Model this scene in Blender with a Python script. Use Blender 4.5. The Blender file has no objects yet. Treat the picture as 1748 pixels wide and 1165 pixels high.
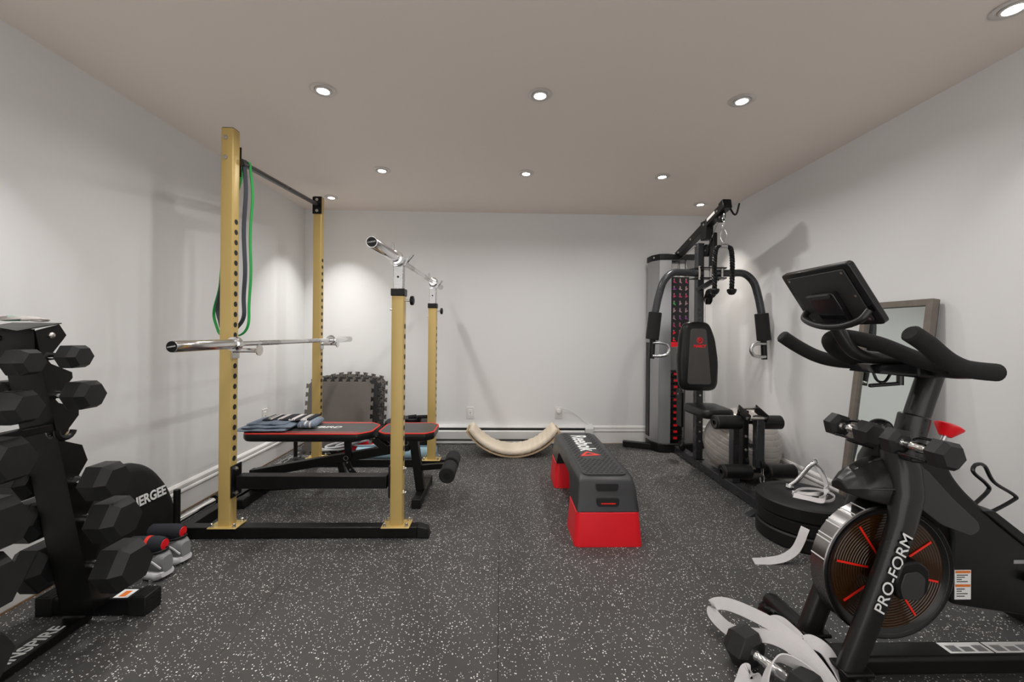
import bpy, bmesh, math, random
from mathutils import Vector, Matrix
random.seed(7)
PI = math.pi
scene = bpy.context.scene
COL = scene.collection

# ------------------------------------------------------------------ camera
cam_data = bpy.data.cameras.new('camera')
cam = bpy.data.objects.new('camera', cam_data); COL.objects.link(cam)
cam_data.sensor_width = 36.0
cam_data.lens = 36.0 * 700.0 / 1748.0
cam_data.shift_y = -15.5 / 1748.0
cam_data.clip_start = 0.05
cam.location = (0, 0, 1.11)
cam.rotation_euler = (Matrix.Rotation(-0.027, 4, 'Z') @ Matrix.Rotation(PI / 2, 4, 'X')
                      @ Matrix.Rotation(0.009, 4, 'Z')).to_euler()
scene.camera = cam

# ------------------------------------------------------------------ world and exposure
world = bpy.data.worlds.new('world'); scene.world = world
world.use_nodes = True
world.node_tree.nodes['Background'].inputs[0].default_value = (1.0, 0.97, 0.95, 1)
world.node_tree.nodes['Background'].inputs[1].default_value = 1.45  # ambient fill, enters by the added opening behind the camera
vs = scene.view_settings
vs.view_transform = 'Standard'; vs.look = 'None'; vs.gamma = 1.0
vs.use_curve_mapping = False
vs.exposure = 0.12
LAMP_W = 4.9          # power of one ceiling spot
LAMP_C = (1.0, 0.985, 0.965)

# ------------------------------------------------------------------ materials
def mat(name, col, rough=0.5, metal=0.0, var=0.0, vscale=8.0, bump=0.0, bscale=200.0, emit=None, estr=1.0,
        trans=0.0, spec=0.5, coat=0.0, alpha=1.0):
    m = bpy.data.materials.new(name); m.use_nodes = True
    nt = m.node_tree; b = nt.nodes['Principled BSDF']
    b.inputs['Base Color'].default_value = (*col, 1)
    b.inputs['Roughness'].default_value = rough
    b.inputs['Metallic'].default_value = metal
    b.inputs['Specular IOR Level'].default_value = spec
    b.inputs['Transmission Weight'].default_value = trans
    b.inputs['Coat Weight'].default_value = coat
    b.inputs['Alpha'].default_value = alpha
    tc = nt.nodes.new('ShaderNodeTexCoord')
    if var > 0:
        n = nt.nodes.new('ShaderNodeTexNoise'); n.inputs['Scale'].default_value = vscale
        n.inputs['Detail'].default_value = 4
        nt.links.new(tc.outputs['Object'], n.inputs['Vector'])
        mx = nt.nodes.new('ShaderNodeMix'); mx.data_type = 'RGBA'
        mx.inputs[6].default_value = (*[max(0, c * (1 - var)) for c in col], 1)
        mx.inputs[7].default_value = (*[min(1, c * (1 + var)) for c in col], 1)
        nt.links.new(n.outputs['Fac'], mx.inputs[0]); nt.links.new(mx.outputs[2], b.inputs['Base Color'])
        mr = nt.nodes.new('ShaderNodeMapRange')
        mr.inputs[3].default_value = max(0.02, rough - 0.08); mr.inputs[4].default_value = min(1, rough + 0.08)
        nt.links.new(n.outputs['Fac'], mr.inputs[0]); nt.links.new(mr.outputs[0], b.inputs['Roughness'])
    if bump > 0:
        n2 = nt.nodes.new('ShaderNodeTexNoise'); n2.inputs['Scale'].default_value = bscale
        nt.links.new(tc.outputs['Object'], n2.inputs['Vector'])
        bp = nt.nodes.new('ShaderNodeBump'); bp.inputs['Strength'].default_value = bump
        bp.inputs['Distance'].default_value = 0.002
        nt.links.new(n2.outputs['Fac'], bp.inputs['Height']); nt.links.new(bp.outputs[0], b.inputs['Normal'])
    if emit:
        b.inputs['Emission Color'].default_value = (*emit, 1); b.inputs['Emission Strength'].default_value = estr
    return m

M = {}
M['wall'] = mat('wall_paint', (0.785, 0.785, 0.78), 0.7, var=0.02, vscale=1.5, bump=0.08, bscale=350)
M['ceiling'] = mat('ceiling_paint', (0.90, 0.81, 0.745), 0.8, var=0.015, vscale=1.2)
M['trim'] = mat('trim_paint', (0.80, 0.79, 0.77), 0.4, var=0.02)
M['ply'] = mat('plywood', (0.62, 0.36, 0.14), 0.6, var=0.25, vscale=14)
M['blackmetal'] = mat('black_powder_coat', (0.0055, 0.0053, 0.0052), 0.36, 0.0, var=0.25, vscale=20, bump=0.05, bscale=600, spec=0.32)
M['blacksatin'] = mat('black_satin_steel', (0.012, 0.0115, 0.011), 0.30, 0.0, var=0.2, vscale=12)
M['blackplastic'] = mat('black_plastic', (0.0055, 0.0055, 0.0058), 0.40, var=0.2, vscale=15, spec=0.32)
M['gloss'] = mat('black_gloss_plastic', (0.010, 0.010, 0.011), 0.16, var=0.1)
M['rubber'] = mat('black_rubber', (0.010, 0.010, 0.010), 0.50, var=0.3, vscale=25, bump=0.12, bscale=400, spec=0.32)
M['urethane'] = mat('hex_head_urethane', (0.020, 0.020, 0.0205), 0.40, var=0.25, vscale=30, bump=0.12, bscale=500, spec=0.32)
M['foam'] = mat('black_foam', (0.010, 0.0095, 0.0095), 0.9, var=0.2, vscale=60, bump=0.5, bscale=500)
M['vinyl'] = mat('black_vinyl', (0.010, 0.010, 0.0105), 0.34, var=0.2, vscale=10, bump=0.1, bscale=300, spec=0.32)
M['padtop'] = mat('grey_vinyl_pad_top', (0.058, 0.054, 0.051), 0.45, var=0.2, vscale=10, bump=0.15, bscale=400)
M['gold'] = mat('gold_paint', (0.60, 0.43, 0.15), 0.34, 0.15, var=0.05, vscale=5)
M['chrome'] = mat('chrome', (0.78, 0.78, 0.78), 0.12, 1.0, var=0.05, vscale=30)
M['rim'] = mat('dark_steel_rim', (0.30, 0.29, 0.285), 0.26, 1.0)
M['steel'] = mat('brushed_steel', (0.55, 0.55, 0.55), 0.28, 1.0, var=0.05, vscale=90)
M['zinc'] = mat('zinc_bolt', (0.62, 0.60, 0.56), 0.3, 1.0, var=0.1, vscale=50)
M['red'] = mat('red_plastic', (0.86, 0.012, 0.022), 0.34, var=0.05)
M['redtrim'] = mat('red_piping', (0.80, 0.035, 0.02), 0.45, var=0.05)
M['white'] = mat('white_print', (0.85, 0.85, 0.84), 0.5, var=0.02)
M['silver'] = mat('silver_shroud', (0.40, 0.40, 0.41), 0.34, 0.75, var=0.06, vscale=4)
M['graymetal'] = mat('charcoal_metallic_paint', (0.042, 0.043, 0.047), 0.28, 0.25, var=0.1, vscale=8)
M['deck'] = mat('charcoal_deck_plastic', (0.026, 0.027, 0.029), 0.40, var=0.15, vscale=12, bump=0.1, bscale=500)
M['cream'] = mat('cream_quilted_cotton', (0.80, 0.70, 0.56), 0.85, var=0.08, vscale=14, bump=0.9, bscale=38)
M['birch'] = mat('bent_plywood', (0.55, 0.42, 0.27), 0.5, var=0.15, vscale=20)
M['matgrey'] = mat('grey_foam_tile', (0.135, 0.120, 0.108), 0.8, var=0.18, vscale=6, bump=0.3, bscale=160)
M['matblack'] = mat('black_foam_tile', (0.022, 0.021, 0.020), 0.8, var=0.3, vscale=25, bump=0.6, bscale=120)
M['blue'] = mat('pale_blue_mat_foam', (0.26, 0.40, 0.48), 0.75, var=0.08, vscale=8, bump=0.2, bscale=250)
M['denim'] = mat('blue_grey_cotton', (0.17, 0.21, 0.27), 0.9, var=0.3, vscale=40, bump=0.4, bscale=260)
M['clothwhite'] = mat('white_cotton', (0.70, 0.66, 0.64), 0.9, var=0.08, vscale=30, bump=0.3, bscale=300)
M['clothdark'] = mat('dark_navy_cotton', (0.020, 0.022, 0.03), 0.9, var=0.2, vscale=30, bump=0.3, bscale=300)
M['belt'] = mat('white_woven_webbing', (0.62, 0.60, 0.60), 0.85, var=0.05, vscale=30, bump=0.5, bscale=420)
M['green'] = mat('green_latex', (0.02, 0.36, 0.07), 0.5, var=0.1)
M['navy'] = mat('dark_slate_latex', (0.035, 0.042, 0.055), 0.5, var=0.15)
M['teal'] = mat('green_grip', (0.01, 0.25, 0.15), 0.4, var=0.1)
M['ball'] = mat('pearl_grey_vinyl', (0.44, 0.405, 0.38), 0.28, 0.2, var=0.04, vscale=5)
M['barnwood'] = mat('grey_washed_wood', (0.17, 0.145, 0.12), 0.55, var=0.3, vscale=22, bump=0.3, bscale=80)
M['mirror'] = mat('mirror_glass', (0.72, 0.78, 0.77), 0.015, 1.0)
M['screen'] = mat('screen_glass', (0.006, 0.006, 0.008), 0.08)
M['tabletback'] = mat('tablet_back_plastic', (0.030, 0.029, 0.028), 0.55, var=0.1)
M['amber'] = mat('smoked_amber_disc', (0.034, 0.013, 0.003), 0.13, 0.0, spec=0.6)
M['discblack'] = mat('flywheel_black', (0.006, 0.006, 0.006), 0.25)
M['redbright'] = mat('red_flywheel_line', (0.95, 0.02, 0.008), 0.45)  # plain bright red paint, no emission
M['orange'] = mat('orange_print', (0.75, 0.20, 0.03), 0.5)
M['bulb'] = mat('lamp_lens', (1, 1, 1), 0.4, emit=(1.0, 0.97, 0.92), estr=25.0)
M['satin'] = mat('satin_nickel_trim', (0.70, 0.66, 0.63), 0.4, 0.3)
M['shoegrey'] = mat('grey_mesh_fabric', (0.23, 0.235, 0.235), 0.8, var=0.15, vscale=60, bump=0.5, bscale=500)
M['sole'] = mat('white_midsole', (0.78, 0.77, 0.80), 0.6, var=0.03)
M['heater'] = mat('heater_enamel', (0.72, 0.72, 0.71), 0.4, var=0.02)
M['dark'] = mat('dark_gap', (0.012, 0.012, 0.013), 0.7)  # dark colour paints the shade in holes, slots and gaps
M['plate'] = mat('cover_plate', (0.75, 0.73, 0.71), 0.4)
M['tubegrey'] = mat('clear_grey_tubing', (0.50, 0.52, 0.54), 0.35, var=0.08)
M['pink'] = mat('chart_pink', (0.40, 0.04, 0.10), 0.5)
M['purple'] = mat('chart_purple', (0.22, 0.05, 0.24), 0.5)
M['chartwhite'] = mat('chart_figure', (0.35, 0.22, 0.24), 0.5)
M['chartgreen'] = mat('chart_green', (0.05, 0.40, 0.10), 0.5)
M['chartbg'] = mat('chart_black', (0.010, 0.008, 0.010), 0.4)
M['clear'] = mat('clear_plastic_tray', (0.62, 0.58, 0.56), 0.2, trans=0.3)

def rubber_floor():
    m = bpy.data.materials.new('speckled_rubber'); m.use_nodes = True
    nt = m.node_tree; b = nt.nodes['Principled BSDF']; L = nt.links
    tc = nt.nodes.new('ShaderNodeTexCoord')
    nz = nt.nodes.new('ShaderNodeTexNoise'); nz.inputs['Scale'].default_value = 190; nz.inputs['Detail'].default_value = 2
    L.new(tc.outputs['Object'], nz.inputs['Vector'])
    mixv = nt.nodes.new('ShaderNodeMix'); mixv.data_type = 'VECTOR'
    mixv.inputs[0].default_value = 0.006
    L.new(tc.outputs['Object'], mixv.inputs[4]); L.new(nz.outputs['Color'], mixv.inputs[5])
    def flecks(scale, thr, dist):
        v = nt.nodes.new('ShaderNodeTexVoronoi'); v.inputs['Scale'].default_value = scale
        L.new(mixv.outputs[1], v.inputs['Vector'])
        lt = nt.nodes.new('ShaderNodeMath'); lt.operation = 'LESS_THAN'; lt.inputs[1].default_value = dist
        L.new(v.outputs['Distance'], lt.inputs[0])
        sp = nt.nodes.new('ShaderNodeSeparateColor'); L.new(v.outputs['Color'], sp.inputs[0])
        gt = nt.nodes.new('ShaderNodeMath'); gt.operation = 'GREATER_THAN'; gt.inputs[1].default_value = thr
        L.new(sp.outputs[0], gt.inputs[0])
        mu = nt.nodes.new('ShaderNodeMath'); mu.operation = 'MULTIPLY'
        L.new(lt.outputs[0], mu.inputs[0]); L.new(gt.outputs[0], mu.inputs[1])
        return mu
    a = flecks(112, 0.77, 0.27); c = flecks(190, 0.89, 0.32)
    mxm = nt.nodes.new('ShaderNodeMath'); mxm.operation = 'MAXIMUM'
    L.new(a.outputs[0], mxm.inputs[0]); L.new(c.outputs[0], mxm.inputs[1])
    n1 = nt.nodes.new('ShaderNodeTexNoise'); n1.inputs['Scale'].default_value = 2.2; n1.inputs['Detail'].default_value = 5
    L.new(tc.outputs['Object'], n1.inputs['Vector'])
    base = nt.nodes.new('ShaderNodeMix'); base.data_type = 'RGBA'
    base.inputs[6].default_value = (0.046, 0.0445, 0.0435, 1); base.inputs[7].default_value = (0.082, 0.079, 0.077, 1)
    L.new(n1.outputs['Fac'], base.inputs[0])
    fin = nt.nodes.new('ShaderNodeMix'); fin.data_type = 'RGBA'
    fin.inputs[7].default_value = (0.85, 0.82, 0.79, 1)
    L.new(mxm.outputs[0], fin.inputs[0]); L.new(base.outputs[2], fin.inputs[6]); L.new(fin.outputs[2], b.inputs['Base Color'])
    b.inputs['Roughness'].default_value = 0.62
    b.inputs['Specular IOR Level'].default_value = 0.35
    n2 = nt.nodes.new('ShaderNodeTexNoise'); n2.inputs['Scale'].default_value = 260
    L.new(tc.outputs['Object'], n2.inputs['Vector'])
    bp = nt.nodes.new('ShaderNodeBump'); bp.inputs['Strength'].default_value = 0.25; bp.inputs['Distance'].default_value = 0.002
    L.new(n2.outputs['Fac'], bp.inputs['Height']); L.new(bp.outputs[0], b.inputs['Normal'])
    return m
M['floor'] = rubber_floor()

def tread_mat():
    m = bpy.data.materials.new('textured_black_foam'); m.use_nodes = True
    nt = m.node_tree; b = nt.nodes['Principled BSDF']; L = nt.links
    tc = nt.nodes.new('ShaderNodeTexCoord')
    w = nt.nodes.new('ShaderNodeTexVoronoi'); w.inputs['Scale'].default_value = 60
    L.new(tc.outputs['Object'], w.inputs['Vector'])
    cr = nt.nodes.new('ShaderNodeValToRGB')
    cr.color_ramp.elements[0].position = 0.30; cr.color_ramp.elements[0].color = (0.015, 0.014, 0.013, 1)
    cr.color_ramp.elements[1].position = 0.62; cr.color_ramp.elements[1].color = (0.15, 0.135, 0.12, 1)
    L.new(w.outputs['Distance'], cr.inputs[0]); L.new(cr.outputs[0], b.inputs['Base Color'])
    bp = nt.nodes.new('ShaderNodeBump'); bp.inputs['Strength'].default_value = 0.7; bp.inputs['Distance'].default_value = 0.003
    L.new(w.outputs['Distance'], bp.inputs['Height']); L.new(bp.outputs[0], b.inputs['Normal'])
    b.inputs['Roughness'].default_value = 0.75
    return m
M['tread'] = tread_mat()

# ------------------------------------------------------------------ mesh builder
V = Vector
def spl(pts, k=6, closed=False):
    P = [V(p) for p in pts]; out = []; n = len(P)
    rng = range(n if closed else n - 1)
    for i in rng:
        if closed:
            p0, p1, p2, p3 = P[(i - 1) % n], P[i], P[(i + 1) % n], P[(i + 2) % n]
        else:
            p0 = P[i - 1] if i > 0 else P[0] * 2 - P[1]
            p1, p2 = P[i], P[i + 1]
            p3 = P[i + 2] if i + 2 < n else P[-1] * 2 - P[-2]
        for j in range(k):
            t = j / k
            out.append(0.5 * ((2 * p1) + (p2 - p0) * t + (2 * p0 - 5 * p1 + 4 * p2 - p3) * t * t + (3 * p1 - p0 - 3 * p2 + p3) * t ** 3))
    if not closed: out.append(P[-1])
    return out

def rpoly(pts, r, n=4):
    out = []; N = len(pts)
    for i in range(N):
        p = V(pts[i]).to_2d() if len(pts[i]) > 2 else V(pts[i]); a = V(pts[i - 1]); b = V(pts[(i + 1) % N])
        rr = r[i] if isinstance(r, (list, tuple)) else r
        if rr <= 0: out.append(tuple(p)); continue
        da = (a - p); db = (b - p)
        la = min(rr, da.length * 0.49); lb = min(rr, db.length * 0.49)
        A = p + da.normalized() * la; B = p + db.normalized() * lb
        for j in range(n + 1):
            t = j / n
            q = A * (1 - t) ** 2 + p * 2 * t * (1 - t) + B * t * t
            out.append((q.x, q.y))
    return out

class MB:
    def __init__(s): s.v = []; s.f = []
    def add(s, vs_, fs):
        o = len(s.v); s.v += [V(p) for p in vs_]; s.f += [tuple(i + o for i in f) for f in fs]; return s
    def box(s, x0, x1, y0, y1, z0, z1):
        vs_ = [(x, y, z) for z in (z0, z1) for y in (y0, y1) for x in (x0, x1)]
        return s.add(vs_, [(0, 2, 3, 1), (4, 5, 7, 6), (0, 1, 5, 4), (2, 6, 7, 3), (0, 4, 6, 2), (1, 3, 7, 5)])
    def obox(s, c, size, R):
        a, b, d = [k / 2 for k in size]
        vs_ = [V(c) + R @ V((x, y, z)) for z in (-d, d) for y in (-b, b) for x in (-a, a)]
        return s.add(vs_, [(0, 2, 3, 1), (4, 5, 7, 6), (0, 1, 5, 4), (2, 6, 7, 3), (0, 4, 6, 2), (1, 3, 7, 5)])
    def bar(s, p0, p1, w, h, up=(0, 0, 1)):
        p0 = V(p0); p1 = V(p1); d = (p1 - p0); L = d.length; d.normalize()
        u = V(up); sd = d.cross(u)
        if sd.length < 1e-4: sd = d.cross(V((1, 0, 0)))
        sd.normalize(); u = sd.cross(d)
        R = Matrix((d, sd, u)).transposed()
        return s.obox((p0 + p1) / 2, (L, w, h), R)
    def tube(s, pts, r, n=10, closed=False, cap=True):
        P = [V(p) for p in pts]; N = len(P); vs_ = []; fs = []
        rs = r if isinstance(r, (list, tuple)) else [r] * N
        T = []
        for i in range(N):
            if closed: t = P[(i + 1) % N] - P[i - 1]
            else: t = P[min(i + 1, N - 1)] - P[max(i - 1, 0)]
            T.append(t.normalized() if t.length > 1e-9 else V((0, 0, 1)))
        ref = V((0, 0, 1)) if abs(T[0].z) < 0.9 else V((1, 0, 0))
        nn = (ref - T[0] * ref.dot(T[0])).normalized()
        for i in range(N):
            nn = (nn - T[i] * nn.dot(T[i])).normalized(); bb = T[i].cross(nn)
            for j in range(n):
                a = 2 * PI * j / n
                vs_.append(P[i] + (nn * math.cos(a) + bb * math.sin(a)) * rs[i])
        M_ = N if closed else N - 1
        for i in range(M_):
            i2 = (i + 1) % N
            for j in range(n):
                j2 = (j + 1) % n
                fs.append((i * n + j, i * n + j2, i2 * n + j2, i2 * n + j))
        if cap and not closed:
            fs.append(tuple(range(n - 1, -1, -1))); fs.append(tuple((N - 1) * n + j for j in range(n)))
        return s.add(vs_, fs)
    def cyl(s, p0, p1, r0, r1=None, n=20, cap=True):
        return s.tube([p0, p1], [r0, r0 if r1 is None else r1], n, cap=cap)
    def prism(s, poly, axis, a0, a1):
        def mk(p, a):
            return {'x': (a, p[0], p[1]), 'y': (p[0], a, p[1]), 'z': (p[0], p[1], a)}[axis]
        n = len(poly)
        vs_ = [mk(p, a0) for p in poly] + [mk(p, a1) for p in poly]
        fs = [tuple(range(n)), tuple(range(2 * n - 1, n - 1, -1))]
        fs += [(i, i + n, (i + 1) % n + n, (i + 1) % n) for i in range(n)]
        return s.add(vs_, fs)
    def loft(s, rings, cap=True):
        n = len(rings[0]); vs_ = [p for r in rings for p in r]; fs = []
        for i in range(len(rings) - 1):
            for j in range(n):
                fs.append((i * n + j, i * n + (j + 1) % n, (i + 1) * n + (j + 1) % n, (i + 1) * n + j))
        if cap:
            fs.append(tuple(range(n - 1, -1, -1))); fs.append(tuple((len(rings) - 1) * n + j for j in range(n)))
        return s.add(vs_, fs)
    def lathe(s, prof, c=(0, 0, 0), axis='z', n=32):
        c = V(c); vs_ = []; fs = []; m = len(prof)
        for r, h in prof:
            for j in range(n):
                a = 2 * PI * j / n; u, w = r * math.cos(a), r * math.sin(a)
                vs_.append(c + V({'x': (h, u, w), 'y': (u, h, w), 'z': (u, w, h)}[axis]))
        for i in range(m - 1):
            for j in range(n):
                fs.append((i * n + j, i * n + (j + 1) % n, (i + 1) * n + (j + 1) % n, (i + 1) * n + j))
        ring_ = V(prof[0]) == V(prof[-1])
        if prof[0][0] > 1e-6 and not ring_: fs.append(tuple(range(n - 1, -1, -1)))
        if prof[-1][0] > 1e-6 and not ring_: fs.append(tuple((m - 1) * n + j for j in range(n)))
        return s.add(vs_, fs)
    def ball(s, c, r, n=16, m=10, sc=(1, 1, 1)):
        prof = []
        vs_ = []; fs = []; c = V(c)
        for i in range(m + 1):
            t = PI * i / m
            for j in range(n):
                a = 2 * PI * j / n
                vs_.append(c + V((math.sin(t) * math.cos(a) * r * sc[0], math.sin(t) * math.sin(a) * r * sc[1], math.cos(t) * r * sc[2])))
        for i in range(m):
            for j in range(n):
                fs.append((i * n + j, (i + 1) * n + j, (i + 1) * n + (j + 1) % n, i * n + (j + 1) % n))
        return s.add(vs_, fs)
    def ribbon(s, pts, wdir, w, th):
        P = [V(p) for p in pts]; N = len(P); rings = []
        W = wdir if isinstance(wdir, list) else [wdir] * N
        for i in range(N):
            t = (P[min(i + 1, N - 1)] - P[max(i - 1, 0)]).normalized()
            wd = V(W[i]); wd = (wd - t * wd.dot(t)).normalized(); nn = t.cross(wd)
            rings.append([P[i] + wd * w / 2 + nn * th / 2, P[i] - wd * w / 2 + nn * th / 2, P[i] - wd * w / 2 - nn * th / 2, P[i] + wd * w / 2 - nn * th / 2])
        return s.loft(rings)
    def xf(s, fn):
        s.v = [V(fn(p)) for p in s.v]; return s
    def build(s, name, material, parent=None, bevel=0.0, ang=32, seg=2, label=None, kind=None):
        off = V(parent['_o']) if parent and '_o' in parent else V((0, 0, 0))
        me = bpy.data.meshes.new(name)
        me.from_pydata([p - off for p in s.v], [], s.f)
        bm = bmesh.new(); bm.from_mesh(me)
        bmesh.ops.remove_doubles(bm, verts=bm.verts, dist=1e-6)
        bmesh.ops.recalc_face_normals(bm, faces=bm.faces)
        bm.to_mesh(me); bm.free()
        for p in me.polygons: p.use_smooth = True
        me.set_sharp_from_angle(angle=math.radians(ang))
        me.materials.append(M[material] if isinstance(material, str) else material)
        o = bpy.data.objects.new(name, me); COL.objects.link(o)
        if parent:
            o.parent = parent; o['_o'] = tuple(off)
        if bevel > 0:
            md = o.modifiers.new('bevel', 'BEVEL'); md.width = bevel; md.segments = seg
            md.limit_method = 'ANGLE'; md.angle_limit = math.radians(40); md.harden_normals = False
        if label: o['label'] = label
        if kind: o['kind'] = kind
        return o

def thing(name, loc, label, cat, group=None):
    o = bpy.data.objects.new(name, None); COL.objects.link(o)
    o.location = loc; o.empty_display_size = 0.05
    o['_o'] = tuple(loc); o['label'] = label; o['category'] = cat
    if group: o['group'] = group
    return o
def tag(o, label, cat, group=None):
    o['label'] = label; o['category'] = cat
    if group: o['group'] = group
    return o
def struct(o): o['kind'] = 'structure'; return o
def copy_tree(o, parent=None):
    c = o.copy(); COL.objects.link(c); c.parent = parent
    for ch in o.children: copy_tree(ch, c)
    return c

def lettering(txt, size, mt, parent, loc, R, name='lettering', extrude=0.0004, shear=0.0, sx=1.0, bold=0.0):
    cu = bpy.data.curves.new('t', 'FONT'); cu.body = txt; cu.size = size; cu.extrude = extrude
    cu.align_x = 'CENTER'; cu.align_y = 'CENTER'; cu.shear = shear; cu.offset = bold; cu.resolution_u = 4
    tmp = bpy.data.objects.new('t', cu); COL.objects.link(tmp)
    bpy.context.view_layer.update()
    me = bpy.data.meshes.new_from_object(tmp)
    bpy.data.objects.remove(tmp); bpy.data.curves.remove(cu)
    off = V(parent['_o']) if parent and '_o' in parent else V((0, 0, 0))
    for v in me.vertices:
        p = R @ V((v.co.x * sx, v.co.y, v.co.z)) + V(loc) - off
        v.co = p
    me.materials.clear(); me.materials.append(M[mt])
    o = bpy.data.objects.new(name, me); COL.objects.link(o)
    if parent: o.parent = parent; o['_o'] = tuple(off)
    return o
def frame(xd, yd):
    xd = V(xd).normalized(); yd = V(yd); yd = (yd - xd * yd.dot(xd)).normalized()
    return Matrix((xd, yd, xd.cross(yd))).transposed()

# ------------------------------------------------------------------ room shell
X0, X1, YB, YF, H = -1.94, 2.14, 4.10, -1.2, 2.30
FZ = 0.0
floor = struct(MB().box(X0 - .1, X1 + .1, YF - .1, YB + .1, -0.12, -0.010).build('floor', 'ply'))
# rubber tiles laid with hairline joints, a strip of the wood below left bare along the walls
TX = [X0 + .025, -.95, 0.0, .95, X1 - .03]; TY = [YF + .02, 0.0, .95, 1.90, 2.85, YB - .03]
for i in range(len(TX) - 1):
    for j in range(len(TY) - 1):
        g = 0.0005
        t = MB().box(TX[i] + g, TX[i + 1] - g, TY[j] + g, TY[j + 1] - g, -0.0085, 0.0).build('rubber_tile', 'floor', floor, bevel=0.0008, seg=1)
MB().box(TX[0] + .01, TX[-1] - .01, TY[0] + .01, TY[-1] - .01, -0.0099, -0.0086).build('joint_backing', 'dark', floor)  # dark sheet added under the tiles to darken the joints
struct(MB().box(X0 - .1, X1 + .1, YF - .1, YB + .1, H, H + .1).build('ceiling', 'ceiling'))
struct(MB().box(X0 - .1, X0, YF - .1, YB + .1, -.11, H).build('wall_left', 'wall'))
struct(MB().box(X1, X1 + .1, YF - .1, YB + .1, -.11, H).build('wall_right', 'wall'))
struct(MB().box(X0, X1, YB, YB + .1, -.11, H).build('wall_back', 'wall'))
# wall behind the camera, its wide opening added to let fill light in
wf = MB().box(X0, -1.65, YF - .1, YF, -.11, H).box(1.85, X1, YF - .1, YF, -.11, H).box(-1.65, 1.85, YF - .1, YF, 2.15, H)
struct(wf.build('wall_front', 'wall'))
BP = [(0, .0), (.016, 0), (.016, .104), (.008, .106), (.008, .112), (.020, .115), (.022, .120), (.020, .130), (.009, .134), (.009, .141), (.015, .144), (.015, .158), (.006, .170), (0, .172)]
z0 = .004
b = MB().prism([(YB - d, z + z0) for d, z in BP], 'x', .93, X1 - .02); struct(b.build('baseboard_back', 'trim'))
b = MB().prism([(YB - d, z + z0) for d, z in BP], 'x', X0 + .02, -1.05); struct(b.build('baseboard_back', 'trim'))
b = MB().prism([(X0 + d, z + z0) for d, z in BP], 'y', YF, YB); struct(b.build('baseboard_left', 'trim'))
b = MB().prism([(X1 - d, z + z0) for d, z in BP], 'y', YF, YB); struct(b.build('baseboard_right', 'trim'))

# ------------------------------------------------------------------ ceiling spots
LP = [(-.888, 2.05, 'first ceiling spot of the near row, above the gold rack'),
      (.185, 2.045, 'middle ceiling spot of the near row'),
      (1.213, 2.05, 'near row ceiling spot on the right, above the exercise bike side'),
      (-.889, 3.055, 'left ceiling spot of the second row'),
      (.177, 3.06, 'middle ceiling spot of the second row'),
      (1.208, 3.07, 'right ceiling spot of the second row'),
      (-1.523, 3.70, 'small ceiling spot in the far left corner behind the rear gold upright'),
      (1.817, 3.71, 'small ceiling spot in the far right corner above the home gym'),
      (1.839, 1.431, 'ceiling spot cut by the top right edge of the picture'),
      (-1.52, 1.43, None), (-.888, .95, None), (.185, .95, None), (1.213, .95, None), (-.888, -.3, None), (1.213, -.3, None), (.185, -.3, None)]  # spots without a label are unseen, added out of view for fill
PW = {(-1.523, 3.70): 1.05, (1.817, 3.71): .75, (-.888, .95): .5, (.185, .95): .4, (1.213, .95): .3, (1.839, 1.431): .18, (-1.52, 1.43): .55, (-.888, -.3): .4, (1.213, -.3): .4, (.185, -.3): .4}     # corner lamps of other wattage, and dimmer added lamps out of view
for x, y, lab in LP:
    t = thing('ceiling_light', (x, y, H), lab or 'unseen ceiling spot added out of view as fill light', 'ceiling light', 'recessed ceiling spots')
    prof = [(.058, -.0005), (.061, -.004), (.056, -.007), (.046, -.008), (.040, -.005), (.040, -.0005)]
    MB().lathe(prof + [prof[0]], (x, y, H), 'z', 40).build('trim_ring', 'satin', t)
    gp = [(.0385, -.001), (.0385, -.009), (.034, -.012), (.029, -.011), (.026, -.004), (.026, -.001)]
    MB().lathe(gp + [gp[0]], (x, y, H), 'z', 32).build('gimbal_ring', 'satin', t)
    MB().lathe([(.0255, -.001), (.0255, -.005), (.018, -.010), (0.0001, -.011)], (x, y, H), 'z', 24).build('lamp_lens', 'bulb', t)
    ld = bpy.data.lights.new('downlight', 'AREA'); ld.shape = 'DISK'; ld.size = 0.055; ld.energy = LAMP_W * PW.get((x, y), 1.0); ld.color = (1.0, .93, .85) if (x > 1.5 and y > 3) else LAMP_C
    ld.spread = math.radians(78 if abs(x) > 1.4 else 154)
    lo = bpy.data.objects.new('lamp', ld); COL.objects.link(lo); lo.parent = t; lo.location = (0, 0, -.016)

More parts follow.
